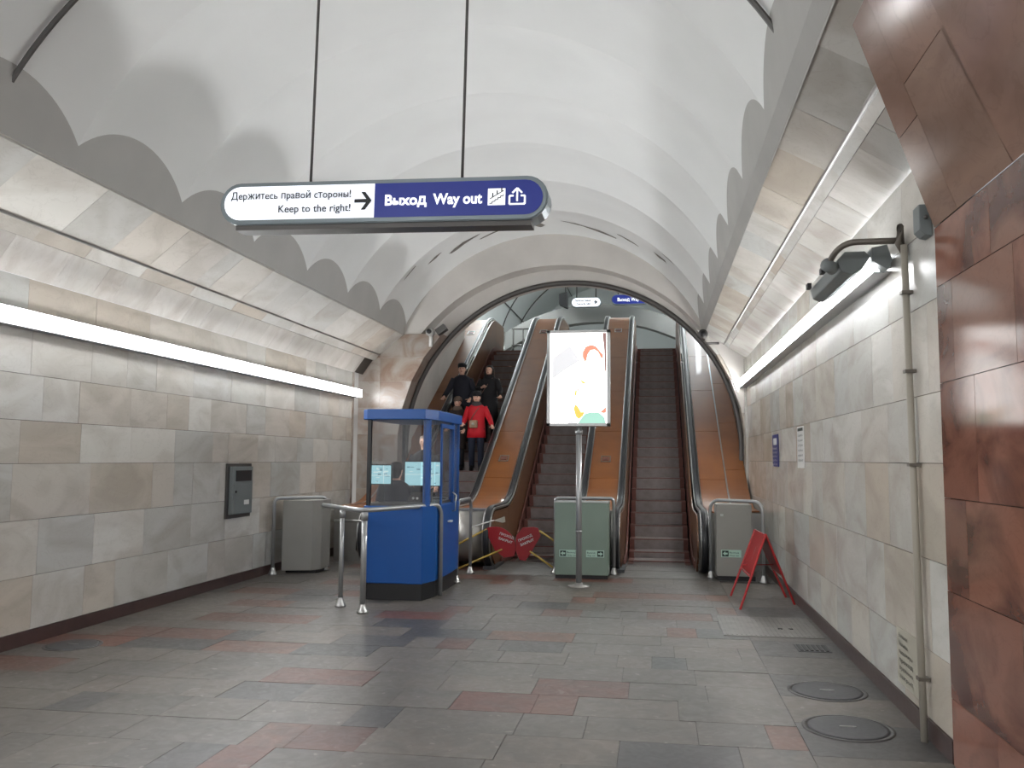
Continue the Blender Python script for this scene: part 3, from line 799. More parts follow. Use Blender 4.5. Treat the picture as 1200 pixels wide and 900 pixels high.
# ------------------------------------------------------------------ hanging sign
def capsule(cx, cz, w_, h_, n=12):
    r = h_/2; pts = []
    for i in range(n+1): a = math.radians(-90+180*i/n); pts.append((cx+w_/2-r+r*math.cos(a), cz+r*math.sin(a)))
    for i in range(n+1): a = math.radians(90+180*i/n); pts.append((cx-w_/2+r+r*math.cos(a), cz+r*math.sin(a)))
    return pts
SY = 5.8; sx0, sx1 = -3.19, -0.73; scx = (sx0+sx1)/2
hs = thing('hanging_sign', 'long capsule shaped illuminated sign, half white half blue, hanging on two rods', 'sign', (scx, SY, 3.505), rz=-0.001)
hs['_o'] = [0, 0, 0]
# local frame: x along the sign, z up, origin its centre
hs.rotation_euler = (0, math.radians(0.9), math.radians(0.0))
W_, H_ = 2.46, .315
def capmesh(w_, h_, y0, y1, m, nm, x0=None, x1=None):
    pts = capsule(0, 0, w_, h_)
    if x0 is not None: pts = [(max(x, x0), z) for x, z in pts]
    if x1 is not None: pts = [(min(x, x1), z) for x, z in pts]
    mb = MB(); mb.prism([(x, y0, z) for x, z in pts], (0, y1-y0, 0)); return mb.build(nm, m, hs)
capmesh(W_, H_, 0.012, 0.20, 'frame', 'casing')
o = capmesh(W_-.02, H_-.01, 0.0, 0.012, 'frame', 'bezel')
a = capmesh(W_-.075, H_-.065, -0.004, 0.011, 'sign_white', 'white_face', x1=-0.035); a['label'] = 'white left half of the sign face'
a = capmesh(W_-.075, H_-.065, -0.004, 0.011, 'sign_blue', 'blue_face', x0=-0.035); a['label'] = 'blue right half of the sign face'
MB().box(-W_/2+.12, W_/2-.12, .03, .18, -H_/2-.035, -H_/2+.002).build('bottom_rail', 'trim', hs)
LY = -0.006
lettering('Держитесь правой стороны!', .078, (-.215, LY, .028), m='ink', parent=hs, align='r', width=.925, dup=2)
lettering('Keep to the right!', .078, (-.215, LY, -.075), m='ink', parent=hs, align='r', width=.55, dup=2)
lettering('Выход', .108, (.045, LY, -.038), m='sign_letter', parent=hs, bold=.0035, width=.31)
lettering('Way out', .108, (.40, LY, -.038), m='sign_letter', parent=hs, bold=.0035, width=.36)
def poly_xz(name, polys, y, m, parent, th=.003):
    mb = MB()
    for p in polys: mb.prism([(x, y, z) for x, z in p], (0, th, 0))
    return mb.build(name, m, parent)
poly_xz('arrow', [[(-.185,.012),(-.09,.012),(-.09,-.014),(-.185,-.014)], [(-.135,.065),(-.105,.065),(-.055,0),(-.105,-.067),(-.135,-.067),(-.088,0)]], LY-.002, 'ink', hs)
poly_xz('escalator_pictogram', [[(.80,-.055),(.925,-.055),(.925,.065),(.80,.065)]], LY-.001, 'sign_letter', hs)
mb = MB()
def stroke(mb, x0, z0, x1, z1, w_, y):
    d = Vector((x1-x0, z1-z0)).normalized(); nx, nz = -d.y*w_/2, d.x*w_/2
    mb.prism([(x0+nx, y, z0+nz), (x1+nx, y, z1+nz), (x1-nx, y, z1-nz), (x0-nx, y, z0-nz)], (0, .002, 0))
px, pz = .812, -.042
for k in range(5): stroke(mb, px+k*.02, pz+k*.013, px+(k+1)*.02, pz+k*.013, .006, LY-.004); stroke(mb, px+(k+1)*.02, pz+k*.013, px+(k+1)*.02, pz+(k+1)*.013, .006, LY-.004)
stroke(mb, .815, -.01, .915, .05, .006, LY-.004)
for k in range(3): stroke(mb, .835+k*.032, .005+k*.02, .835+k*.032, .035+k*.017, .009, LY-.004)
mb.build('pictogram_lines', 'ink', hs)
mb = MB()
for s_ in [(.955,-.05,1.065,-.05),(.955,-.05,.955,.01),(1.065,-.05,1.065,.01),(.955,.01,.985,.01),(1.035,.01,1.065,.01),(1.01,-.03,1.01,.055),(1.01,.065,.975,.03),(1.01,.065,1.045,.03)]:
    stroke(mb, *s_, .013, LY-.001)
mb.build('exit_pictogram', 'sign_letter', hs)
for x in (-.57, .585): MB().tube([(x, .1, .15), (x, .1, 2.35)], .011, 8).build('hanging_rod', 'trim', hs)

# ------------------------------------------------------------------ signs in the upper hall
def small_hang(nm, label, cx, cz, w_, h_, y, m, txts, parent_m='ink', gap=None):
    t = thing(nm, label, 'sign', (cx, y, cz-h_/2)); pts = capsule(cx, cz, w_, h_)
    MB().prism([(x, y, z) for x, z in pts], (0, .15, 0)).build('casing', 'frame', t)
    pts = capsule(cx, cz, w_-.05, h_-.05); MB().prism([(x, y-.008, z) for x, z in pts], (0, .008, 0)).build('face', m, t)
    for (s, size, x, z, wd) in txts: lettering(s, size, (x, y-.012, z), m=parent_m, parent=t, width=wd, bold=.002)
    for x in (cx-w_*.32, cx+w_*.32): MB().tube([(x, y+.07, cz+h_/2), (x, y+.07, cz+1.5)], .02, 6).build('hanging_rod', 'trim', t)
    return t
t = small_hang('hanging_sign', 'small white illuminated direction sign far up in the hall above the escalators', -2.24, 6.86, 1.0, .34, 28, 'sign_white',
           [('Держитесь правой', .09, -2.62, 6.89, .52), ('Keep to the right!', .09, -2.55, 6.78, .45)])
mb = MB(); stroke(mb, -1.98, 6.86, -1.9, 6.86, .03, 27.985); stroke(mb, -1.96, 6.92, -1.88, 6.86, .03, 27.985); stroke(mb, -1.96, 6.80, -1.88, 6.86, .03, 27.985); mb.build('arrow', 'ink', t)
small_hang('hanging_sign', 'small blue illuminated exit sign far up in the hall, partly behind the arch', -.78, 6.93, 1.25, .34, 28, 'sign_blue', [('Выход Way out', .17, -1.2, 6.87, .95)], 'sign_letter')
sp = thing('loudspeaker', 'small black box loudspeaker hanging beside the white sign in the upper hall', 'loudspeaker', (-3.0, 28, 6.8))
MB().prism([(-3.15, 28, 7.16), (-2.88, 28, 7.24), (-2.88, 28, 6.7), (-3.15, 28, 6.82)], (0, .4, 0)).build('cabinet', 'black', sp)
MB().tube([(-2.95, 28.2, 7.2), (-2.95, 28.2, 9.0)], .02, 6).build('bracket', 'trim', sp)
# railing at the head of the left escalator
rg = thing('railing', 'short dark tube railing at the head of the leftmost escalator', 'railing', (-3.9, 25.4, RISE))
for x in (-4.25, -3.95, -3.65): MB().tube([(x, 25.4, RISE), (x, 25.4, RISE+1.0)], .025, 8).build('post', 'trim', rg)
for z in (.5, 1.0): MB().tube([(-4.3, 25.4, RISE+z), (-3.6, 25.4, RISE+z)], .025, 8).build('rail', 'trim', rg)

# ------------------------------------------------------------------ light box on a pole
lb_ = thing('advertising_light_box', 'glowing portrait format advertising light box on a grey pole with a round foot', 'light box', (-1.0, 11.3, 0))
MB().lathe([(.15, 0), (.15, .012), (.06, .02), (.05, .05)], (-1.0, 11.3, 0), 28).build('foot', 'steel_dull', lb_)
mb = MB(); mb.tube([(-1.0, 11.3, .01), (-1.0, 11.3, 2.09)], .038, 14); mb.tube([(-1.0, 11.3, 1.98), (-1.0, 11.3, 2.04)], .05, 14); mb.tube([(-1.0, 11.3, .7), (-1.0, 11.3, .72)], .044, 14)
mb.build('pole', 'rail', lb_)
X0, X1, Z0, Z1 = -1.42, -.585, 2.09, 3.365; fy = 11.22
mb = MB()
for b_ in ((X0, X1, Z0, Z0+.035), (X0, X1, Z1-.035, Z1), (X0, X0+.04, Z0, Z1), (X1-.04, X1, Z0, Z1)): mb.box(b_[0], b_[1], fy, 11.38, b_[2], b_[3])
mb.build('frame', 'steel', lb_)
MB().box(X0+.03, X1-.03, 11.34, 11.37, Z0+.03, Z1-.03).build('back_panel', 'alu', lb_)
pf = MB().box(X0+.04, X1-.04, fy+.03, 11.33, Z0+.035, Z1-.035).build('poster', 'lightbox', lb_)
def pp(u, v): return (X0+(X1-X0)*u/555, Z1-(Z1-Z0)*v/830)      # poster layout, u to the right, v down
def shape(nm, pts, m, k=1):
    mb = MB(); q = [pp(u-10, v-25) for u, v in pts]
    mb.prism([(x, fy+.03-.0015*k, z) for x, z in q], (0, .0015, 0)); o = mb.build(nm, m, pf); return o
shape('hair', [(345,300),(325,260),(325,215),(350,170),(400,152),(440,165),(470,200),(505,240),(500,275),(485,265),(460,215),(430,195),(395,200),(370,235),(358,290)], 'p_hair')
shape('bowl', [(280,840),(310,790),(345,750),(400,735),(470,740),(515,780),(530,840)], 'p_green')
shape('fruit', [(245,700),(262,668),(285,690),(310,735),(345,735),(325,770),(290,797),(262,770)], 'p_yel')
shape('leaf', [(475,738),(530,690),(532,735),(515,745)], 'p_hair')
shape('shadow_patch', [(55,450),(55,270),(210,155),(300,290),(180,360)], 'p_grey')
shape('edge_picture', [(500,50),(533,50),(533,395),(520,380),(515,200)], 'p_brown')
shape('cup', [(195,840),(205,800),(270,812),(280,840)], 'p_grey')
shape('sprig', [(270,590),(250,598),(262,540),(275,548)], 'p_yel', 2)
shape('stem', [(305,460),(318,460),(370,495),(320,485)], 'p_yel', 2)
shape('stem', [(372,365),(382,368),(380,405),(374,400)], 'p_brown', 2)
shape('stem', [(280,535),(290,532),(292,570),(286,572)], 'p_brown', 2)
shape('fold', [(300,672),(360,690),(340,695)], 'p_green', 2); shape('fold', [(320,700),(350,712),(400,728),(360,722)], 'p_green', 2)

# ------------------------------------------------------------------ barrier cabinets and tube hoops
def flare(mb, x, y): mb.lathe([(.062, 0), (.062, .018), (.05, .03), (.032, .09), (.03, .10)], (x, y, 0), 16)
def label_plate(t, xa, xb, z0, z1, y, left, full=True):
    pl = MB().box(xa, xb, y-.004, y, z0, z1).build('exit_label', 'exit_green', t)
    h = z1-z0; bx = (xa+.012, xa+h) if left else (xb-h, xb-.012)
    MB().box(bx[0], bx[1], y-.006, y-.004, z0+.01, z1-.01).build('arrow_field', 'exit_dark', pl)
    cx = (bx[0]+bx[1])/2; cz = (z0+z1)/2; s = -1 if left else 1
    mb = MB(); mb.prism([(cx+s*.035, y-.008, cz), (cx, y-.008, cz+.03), (cx, y-.008, cz+.012), (cx-s*.03, y-.008, cz+.012), (cx-s*.03, y-.008, cz-.012), (cx, y-.008, cz-.012), (cx, y-.008, cz-.03)], (0, .001, 0))
    mb.build('arrow', 'exit_green', pl)
    tx = (bx[1]+.012 if left else xa+.014)
    lettering('Выход', .034, (tx, y-.006, cz+.004), m='exit_dark', parent=pl, width=(xb-xa-h-.03)*.9)
    lettering('Way out', .030, (tx, y-.006, cz-.034), m='exit_dark', parent=pl, width=(xb-xa-h-.03)*.9)
def fixpar(t):            # sub-parts of a thing: geometry is already offset by the thing's origin through '_o' on the part
    pass
gb_ = thing('barrier_cabinet', 'grey green metal cabinet with two exit arrow labels behind the light box pole', 'cabinet', (-1.02, 12.0, 0))
GX0, GX1 = -1.40, -.655
MB().box(GX0, GX1, 12.0, 12.42, .05, 1.05).build('body', 'green_box', gb_, bevel=.008)
MB().box(GX0+.01, GX1-.01, 12.02, 12.4, 0, .05).build('plinth', 'black', gb_)
MB().box(GX0-.01, GX1+.01, 11.99, 12.43, 1.05, 1.062).build('lid', 'steel', gb_)
gb_['_o'] = [-1.02, 12.0, 0]
for xa, xb, lf in ((-1.335, -1.06, True), (-.96, -.71, False)):
    label_plate(gb_, xa, xb, .30, .395, 12.0, lf)
def hoop(label, p0, p1, z=1.1, rad=.12, bent0=True, bent1=True, r=.024, group=None, mid=None):
    (x0, y0), (x1, y1) = p0, p1
    t = thing('tube_barrier', label, 'barrier', (x0, y0, 0)); d = Vector((x1-x0, y1-y0, 0)); L_ = d.length; d.normalize()
    a0 = Vector((x0, y0, 0)); a1 = Vector((x1, y1, 0)); pts = []
    pts.append(a0+Vector((0,0,.03)))
    if bent0:
        for i in range(7): an = math.radians(90*i/6); pts.append(a0+d*(rad-rad*math.cos(an))+Vector((0,0,z-rad+rad*math.sin(an))))
    else: pts.append(a0+Vector((0,0,z)))
    if bent1:
        for i in range(7): an = math.radians(90-90*i/6); pts.append(a1-d*(rad-rad*math.cos(an))+Vector((0,0,z-rad+rad*math.sin(an))))
    pts.append(a1+Vector((0,0,z if not bent1 else .03)))
    mb = MB(); mb.tube(pts, r, 12); mb.build('tube', 'rail', t)
    for q in (a0, a1):
        mb = MB(); flare(mb, q.x, q.y); mb.build('foot', 'steel', t)
        if q is a1 and not bent1: pass
    return t
hoop('grey tube hoop over the green cabinet in the middle', (-1.45, 12.5), (-.60, 12.5), 1.09, .05)
rb = thing('barrier_cabinet', 'grey metal cabinet with one exit arrow label beside the red folding sign', 'cabinet', (1.07, 12.2, 0))
MB().box(.83, 1.31, 12.2, 12.65, .06, 1.04).build('body', 'grey_box', rb, bevel=.008)
MB().box(.85, 1.35, 12.22, 12.63, 0, .06).build('plinth', 'black', rb)
label_plate(rb, .89, 1.16, .32, .42, 12.2, True)
MB().box(.885, .925, 12.19, 12.2, .88, .91).build('latch', 'steel', rb)
hoop('grey tube hoop over the right hand cabinet near the right wall', (.765, 12.45), (1.44, 12.05), 1.09, .13)
lb2 = thing('barrier_cabinet', 'plain grey metal cabinet standing near the left marble wall', 'cabinet', (-5.05, 11.75, 0))
MB().prism([(-5.31, 11.75, .04), (-4.90, 11.85, .04), (-4.82, 12.0, .04), (-4.82, 12.35, .04), (-5.31, 12.35, .04)], (0, 0, 1.0)).build('body', 'grey_box', lb2, bevel=.008)
MB().box(-5.30, -4.84, 11.88, 12.33, 0, .04).build('plinth', 'black', lb2)
hoop('grey tube hoop round the plain cabinet at the left wall', (-5.38, 11.62), (-4.86, 12.25), 1.07, .07)
hoop('grey tube hoop between the blue booth and the red boards', (-2.64, 11.32), (-2.66, 12.27), 1.08, .14)
# swinging tube barrier in front of the booth
fb = thing('tube_barrier', 'long bent grey tube barrier with three posts wrapping the front of the blue booth', 'barrier', (-3.11, 8.9, 0))
pa, pb_, pc = Vector((-3.9, 9.75, 1.09)), Vector((-3.11, 8.87, 1.09)), Vector((-2.59, 10.24, 1.09))
pts = [pa]
pts += [pa.lerp(pb_, .55)]
q0, q1 = pa.lerp(pb_, .86), pb_.lerp(pc, .22)
for i in range(9): u = i/8; pts.append(q0*(1-u)**2+pb_*2*u*(1-u)+q1*u*u)
dd = (pc-pb_).normalized(); rad = .13
for i in range(7): an = math.radians(90-90*i/6); pts.append(Vector((pc.x, pc.y, 0))-dd*(rad-rad*math.cos(an))+Vector((0,0,1.09-rad+rad*math.sin(an))))
pts.append(Vector((pc.x, pc.y, .0)))
MB().tube(pts, .027, 12).build('rail', 'rail', fb)
for (x, y, r_) in ((-3.115, 8.96, .032), (-3.49, 9.29, .026)):
    mb = MB(); mb.tube([(x, y, .05), (x, y, 1.07)], r_, 12); mb.tube([(x, y, .98), (x, y, 1.07)], r_+.007, 12); ps = mb.build('post', 'rail', fb)
    mb = MB(); flare(mb, x, y); f_ = mb.build('foot', 'steel', fb)
# low turnstile drum between left cabinet and booth
td = thing('swing_gate', 'low steel swing gate between the plain cabinet and the blue booth', 'gate', (-4.2, 12.6, 0))
MB().tube([(-4.75, 12.3, .72), (-4.3, 12.3, .72), (-3.9, 12.3, .80), (-3.6, 12.3, .82)], .018, 8).build('bar', 'steel', td)
MB().tube([(-4.1, 12.3, .0), (-4.1, 12.3, .76)], .03, 10).build('post', 'trim', td)

# red boards across the middle escalator
def red_board(label, poly, bars, txt, y, ang, group=None):
    t = thing('closed_board', label, 'board', (poly[0][0], y, 0))
    bd = MB().prism([(x, y, z) for x, z in poly], (0, .02, 0)).build('board', 'red_board', t)
    for (a, b) in bars: MB().tube([(a[0], y+.01, a[1]), (b[0], y+.01, b[1])], .015, 8).build('bar', 'yellow', t)
    cx = sum(p[0] for p in poly)/len(poly); cz = sum(p[1] for p in poly)/len(poly)
    ux = Vector((math.cos(ang), 0, math.sin(ang))); uy = Vector((-math.sin(ang), 0, math.cos(ang)))
    for i, s in enumerate(txt):
        lettering(s, .05, Vector((cx, y-.002, cz))+uy*(.05-.07*i), ux, uy, 'white', t, .001, 'c', .22)
    return t
def curve_poly(c, r, a0, a1, n=10): return [(c[0]+r*math.cos(math.radians(a0+(a1-a0)*i/n)), c[1]+r*math.sin(math.radians(a0+(a1-a0)*i/n))) for i in range(n+1)]
yb = 12.6
red_board('red rounded board on ochre bars hinged to the hoop beside the booth', [(-2.52, .60), (-2.46, .64)]+curve_poly((-2.36, .34), .31, 88, -20, 10)+[(-2.08, .22), (-2.22, .20), (-2.36, .30)],
          [((-2.96, .36), (-2.49, .61)), ((-2.92, .02), (-2.25, .32))], ['ПРОХОД', 'ЗАКРЫТ'], yb, -.3)
red_board('red rounded board on ochre bars hinged to the green cabinet', [(-1.72, .64), (-1.78, .655), (-1.95, .64), (-2.04, .52), (-2.05, .30), (-1.99, .17), (-1.90, .16), (-1.82, .28), (-1.68, .52)],
          [((-1.70, .60), (-1.42, .42)), ((-1.84, .30), (-1.42, .02))], ['ПРОХОД', 'ЗАКРЫТ'], yb, .42)
fl = thing('pennant', 'small off white pennant on a thin pale rod above the left red board', 'flag', (-2.7, 12.5, 0))
MB().tube([(-2.71, 12.5, .64), (-2.36, 12.5, .75)], .010, 8).build('rod', 'white', fl)
MB().prism([(-2.37, 12.5, .745), (-2.20, 12.5, .81), (-2.19, 12.5, .73), (-2.23, 12.5, .715)], (0, .01, 0)).build('flag', 'paper', fl)

# red folding A-frame sign at the right wall
af = thing('folding_sign', 'red metal folding floor sign standing open beside the right cabinet', 'sign', (1.22, 10.5, 0))
ra0, ra1 = Vector((1.20, 10.85, .81)), Vector((1.24, 10.15, .81))
feet = [(.90, 10.86), (.92, 9.90), (1.555, 10.86), (1.575, 10.35)]
for (f_, top) in zip(feet, (ra0, ra1, ra0, ra1)):
    MB().tube([(f_[0], f_[1], 0), top], .013, 8, sm=False).build('leg', 'red_frame', af)
for k, (i, j) in enumerate(((0, 1), (2, 3))):
    ta, tb = (ra0, ra1); A_ = Vector((*feet[i], 0)).lerp(ta, .42); B_ = Vector((*feet[j], 0)).lerp(tb, .42)
    MB().tube([A_, B_], .010, 6).build('cross_bar', 'red_frame', af)
    q = [ta, tb, B_.lerp(tb, .03), A_.lerp(ta, .03)]
    MB().prism(q, (.008 if k == 0 else -.008, 0, 0)).build('board', 'red_board', af)
A_ = Vector((*feet[0], 0)).lerp(ra0, .80); 
MB().tube([(1.02, 10.5, .42), (1.40, 10.6, .42)], .006, 6).build('spreader', 'red_frame', af)
lettering('!', .22, Vector((*feet[1], 0)).lerp(ra1, .62)+Vector((-.012, .32, 0)), (0.0, -1, 0), (.34, 0, .94), 'paper', af, .004, 'c')

# ------------------------------------------------------------------ floor covers
def manhole(x, y, r, label):
    t = thing('manhole_cover', label, 'manhole cover', (x, y, 0))
    MB().lathe([(r, -.01), (r, .004), (r*.9, .004), (r*.9, .002)], (x, y, 0), 36).build('ring', 'floor_dark', t)
    MB().lathe([(r*.88, -.01), (r*.88, .006), (r*.80, .008)], (x, y, 0), 36).build('lid', 'iron', t)
    MB().box(x-.05, x+.05, y-.008, y+.008, .008, .013).build('grip', 'steel', t)
manhole(1.21, 6.55, .275, 'round grey manhole cover farther of two by the right wall')
manhole(1.17, 5.69, .275, 'round grey manhole cover nearer of two by the right wall')
manhole(-5.07, 7.0, .24, 'round dark manhole cover in the floor beside the left wall')
ht = thing('floor_hatch', 'rectangular ribbed metal floor hatch near the right wall', 'hatch', (1.1, 8.9, 0))
MB().box(.63, 1.55, 8.42, 9.45, -.01, .006).build('lid', 'plate', ht)
mb = MB()
for k in range(20): mb.box(.66+k*.044, .675+k*.044, 8.46, 9.41, .006, .009)
mb.build('ribs', 'plate', ht)
MB().box(1.18, 1.22, 8.8, 8.84, .006, .012).build('lock', 'black', ht); MB().box(1.28, 1.32, 8.8, 8.84, .006, .012).build('lock', 'black', ht)
gr = thing('floor_grate', 'small dark rectangular floor grate near the right wall', 'grate', (1.36, 8.0, 0))
MB().box(1.22, 1.5, 7.84, 8.14, -.01, .004).build('frame', 'iron', gr)
for k in range(6): MB().box(1.24+k*.043, 1.265+k*.043, 7.87, 8.11, .004, .009).build('bar', 'black', gr)

# ------------------------------------------------------------------ right wall fittings
XW = XR-0.006
pt = thing('wall_pipe', 'tall beige painted conduit pipe running down the right wall to the floor', 'pipe', (XW-.03, 5.62, 0))
MB().tube([(XW-.04, 5.5, 0.0), (XW-.035, 5.56, 1.3), (XW-.03, 5.62, 3.02)], .022, 10).build('tube', 'pipe', pt)
for z in (.35, 1.62, 2.2, 2.7): MB().box(XW-.065, XW, 5.5+z*.036-.03, 5.5+z*.036+.03, z, z+.02).build('clamp', 'arm', pt)
jb = thing('junction_box', 'grey plastic junction box high on the right wall beside the red granite', 'junction box', (XW-.03, 5.42, 3.1))
MB().prism([(XW-.07, 5.16, 3.0), (XW-.07, 5.16, 3.15), (XW, 5.16, 3.15), (XW, 5.16, 2.96), (XW-.04, 5.16, 2.97)], (0, .12, 0)).build('box', 'fixture', jb, bevel=.006)
MB().tube([(XW-.035, 5.145, 3.07), (XW-.035, 5.16, 3.07)], .012, 10).build('screw', 'trim', jb)
fx = thing('bracket_lamp', 'grey lamp casing with a glowing tube on a bent bracket arm above the pipe', 'lamp', (XW-.2, 6.2, 3.05))
MB().tube([(XW-.02, 5.72, 3.05), (XW-.05, 5.62, 3.14), (XW-.06, 5.64, 3.04), (XW-.02, 5.66, 2.98)], .022, 8).build('wall_hook', 'arm', fx)
ap = [Vector((XW-.04, 5.66, 3.06)), Vector((XW-.16, 5.68, 3.065)), Vector((XW-.28, 5.72, 3.075))]
c0, c1, c2 = Vector((XW-.28, 5.72, 3.075)), Vector((XW-.40, 5.76, 3.09)), Vector((XW-.42, 5.95, 3.0))
for i in range(1, 8): u = i/7; ap.append(c0*(1-u)**2+c1*2*u*(1-u)+c2*u*u)
MB().tube(ap, .021, 10).build('bracket_arm', 'arm', fx)
MB().tube([(XW-.45, 5.93, 2.98), (XW-.39, 5.99, 2.96)], .045, 12).build('swivel', 'fixture', fx)
# casing: trough section swept along y, opening to the lower right
FY0, FY1 = 5.95, 7.0
sec = [(-.40, 2.92), (-.42, 3.0), (-.37, 3.055), (-.24, 3.055), (-.20, 3.02), (-.26, 2.93), (-.33, 2.89)]
sec = [(x+.05, z+.015) for x, z in sec]
MB().prism([(XW+x, FY0, z) for x, z in sec], (0, FY1-FY0, 0)).build('casing', 'fixture', fx, bevel=.01)
sec2 = [(-.20, 3.02), (-.195, 3.005), (-.25, 2.925), (-.262, 2.93)]
sec2 = [(x+.05, z+.015) for x, z in sec2]
MB().prism([(XW+x, FY0+.03, z) for x, z in sec2], (0, FY1-FY0-.05, 0)).build('diffuser', 'tube_dim', fx)
sec3 = [(-.20, 3.07), (-.10, 3.09), (-.07, 2.98), (-.10, 2.92), (-.20, 2.98)]
sec3 = [(x+.05, z+.015) for x, z in sec3]
MB().prism([(XW+x, FY0-.02, z) for x, z in sec3], (0, .12, 0)).build('end_shield', 'fixture', fx)
for y in (6.2, 6.75): MB().box(XW-.43, XW-.40, y, y+.08, 2.98, 3.02).build('clip', 'black', fx)
# plates and notices
def plate(nm, label, cat, x, y0, y1, z0, z1, m, s=-1):
    t = thing(nm, label, cat, (x, (y0+y1)/2, z0)); a, b = sorted((x, x+s*.008)); MB().box(a, b, y0, y1, z0, z1).build('panel', m, t); return t
pb2 = plate('rules_plate', 'narrow navy blue notice plate with white writing on the right wall', 'notice', XW, 11.60, 12.14, 1.57, 2.0, 'navy')
def wl_text(t, s, size, y, z, m, width=None, bold=0): lettering(s, size, (XW-.0095, y, z), (0, -1, 0), (0, 0, 1), m, t, bold, 'l', width)
MB().box(XW-.0105, XW-.008, 11.72, 12.02, 1.86, 1.95).build('white_field', 'white', pb2)
for i, s in enumerate(['Вниманию', 'пассажиров', 'метрополитена', 'держитесь', 'правой стороны']): wl_text(pb2, s, .045, 12.08, 1.80-i*.052, 'white', .40)
pw = plate('notice_board', 'narrow white notice with a dark heading beside the navy plate', 'notice', XW, 9.64, 10.06, 1.57, 2.03, 'white')
MB().box(XW-.0105, XW-.008, 9.68, 10.02, 1.98, 2.015).build('heading', 'exit_dark', pw)
for i, s in enumerate(['Правила', 'пользования', 'Санкт-Петербургским', 'метрополитеном', 'разрешается', 'запрещается']): wl_text(pw, s, .038, 10.0, 1.92-i*.055, 'ink', .32)
pn = plate('paper_notice', 'yellowed paper notice stuck low on the right wall beside the pipe', 'notice', XW, 5.70, 6.16, .19, .55, 'paper')
for i, s in enumerate(['Внимание!', 'Уважаемые', 'пассажиры', 'проход', 'временно', 'закрыт']): wl_text(pn, s, .04, 6.10, .49-i*.052, 'ink', .30 if i > 1 else .2)
# ------------------------------------------------------------------ left wall locker
XWL = XL+.004
lk = thing('wall_cabinet', 'small grey metal service cabinet with a dark display on the left wall', 'cabinet', (XWL, 10.7, .9))
MB().box(XWL, XWL+.02, 10.36, 11.03, .86, 1.57).build('surround', 'trim', lk)
MB().box(XWL+.02, XWL+.07, 10.42, 10.98, .91, 1.53).build('box', 'fixture', lk, bevel=.006)
MB().box(XWL+.07, XWL+.076, 10.50, 10.93, 1.34, 1.48).build('display', 'black', lk)
dr = MB().box(XWL+.07, XWL+.078, 10.45, 10.95, .93, 1.30).build('door', 'fixture', lk)
MB().box(XWL+.078, XWL+.084, 10.73, 10.86, 1.03, 1.09).build('sticker', 'white', lk); MB().box(XWL+.078, XWL+.088, 10.48, 10.51, 1.19, 1.22).build('lock', 'black', lk)

# ------------------------------------------------------------------ cameras by the arch
cr_ = thing('security_camera', 'round dark security camera on a stem at the right foot of the arch', 'camera', (.84, 15.2, 3.7))
MB().tube([(1.12, 15.2, 3.70), (.88, 15.2, 3.70), (.85, 15.2, 3.8)], .022, 8).build('stem', 'trim', cr_)
MB().tube([(.84, 15.08, 3.85), (.84, 15.28, 3.85)], .085, 16).build('housing', 'trim', cr_); MB().tube([(.84, 15.06, 3.85), (.84, 15.09, 3.85)], .05, 16).build('lens', 'black', cr_)
cl_ = thing('security_camera', 'grey security camera on a bracket at the left foot of the arch', 'camera', (-4.2, 15.5, 3.95))
MB().tube([(-4.17, 15.5, 3.75), (-4.17, 15.5, 4.0)], .035, 8).build('stem', 'white', cl_)
MB().ball((-4.17, 15.45, 4.02), .085, 8).build('housing', 'plaster_shade_grey', cl_); MB().tube([(-4.17, 15.34, 4.02), (-4.17, 15.39, 4.02)], .045, 12).build('lens', 'black', cl_)
MB().box(-4.06, -3.86, 15.4, 15.56, 4.0, 4.12, None, Matrix.Translation((-3.96, 15.5, 4.06))@Matrix.Rotation(-.6, 4, 'Y')@Matrix.Translation((3.96, -15.5, -4.06))).build('visor', 'trim', cl_)

# ------------------------------------------------------------------ blue booth
BX0, BX1, BY0, BY1 = -3.44, -2.62, 9.8, 11.35
bo = thing('attendant_booth', 'blue attendant booth with glass upper part and black base in front of the escalators', 'booth', (-3.05, 9.8, 0))
def foot_poly(e=0, ch=.16): return [(BX0-e+ch*.4, BY0-e), (BX1+e-ch*.5, BY0-e), (BX1+e, BY0-e+ch*1.9), (BX1+e, BY1+e), (BX0-e, BY1+e), (BX0-e, BY0-e+ch*.4)]
def prism_z(poly, z0, z1, nm, m, parent, bevel=0): return MB().prism([(x, y, z0) for x, y in poly], (0, 0, z1-z0)).build(nm, m, parent, bevel)
prism_z(foot_poly(-.01), 0, .19, 'base', 'black', bo)
prism_z(foot_poly(0), .19, 1.09, 'body', 'blue', bo, .01)
prism_z(foot_poly(-.03), 1.09, 1.12, 'counter', 'trim', bo)
prism_z(foot_poly(.02), 2.11, 2.235, 'roof', 'blue', bo, .01)
for (x, y, m_) in ((BX0+.06, BY0+.05, 'black'), (BX1-.075, BY0+.14, 'blue'), (BX0+.05, BY1-.05, 'black'), (BX1-.03, BY1-.05, 'blue'), (BX1-.03, 11.0, 'blue')):
    s_ = .038 if (m_ == 'blue' and y < 10) else .028 if m_ == 'blue' else .022
    MB().box(x-s_, x+s_, y-s_, y+s_, 1.09, 2.12).build('post', m_, bo)
fp = foot_poly(-.02)
for i in (0, 1, 2, 3, 4, 5):
    a = Vector((*fp[i], 0)); b = Vector((*fp[(i+1) % 6], 0)); d = (b-a).normalized(); nn = Vector((-d.y, d.x, 0))*.006
    a += d*.02; b -= d*.02
    MB().prism([a+Vector((0,0,1.12)), b+Vector((0,0,1.12)), b+Vector((0,0,2.11)), a+Vector((0,0,2.11))], nn).build('glass_pane', 'glass', bo)
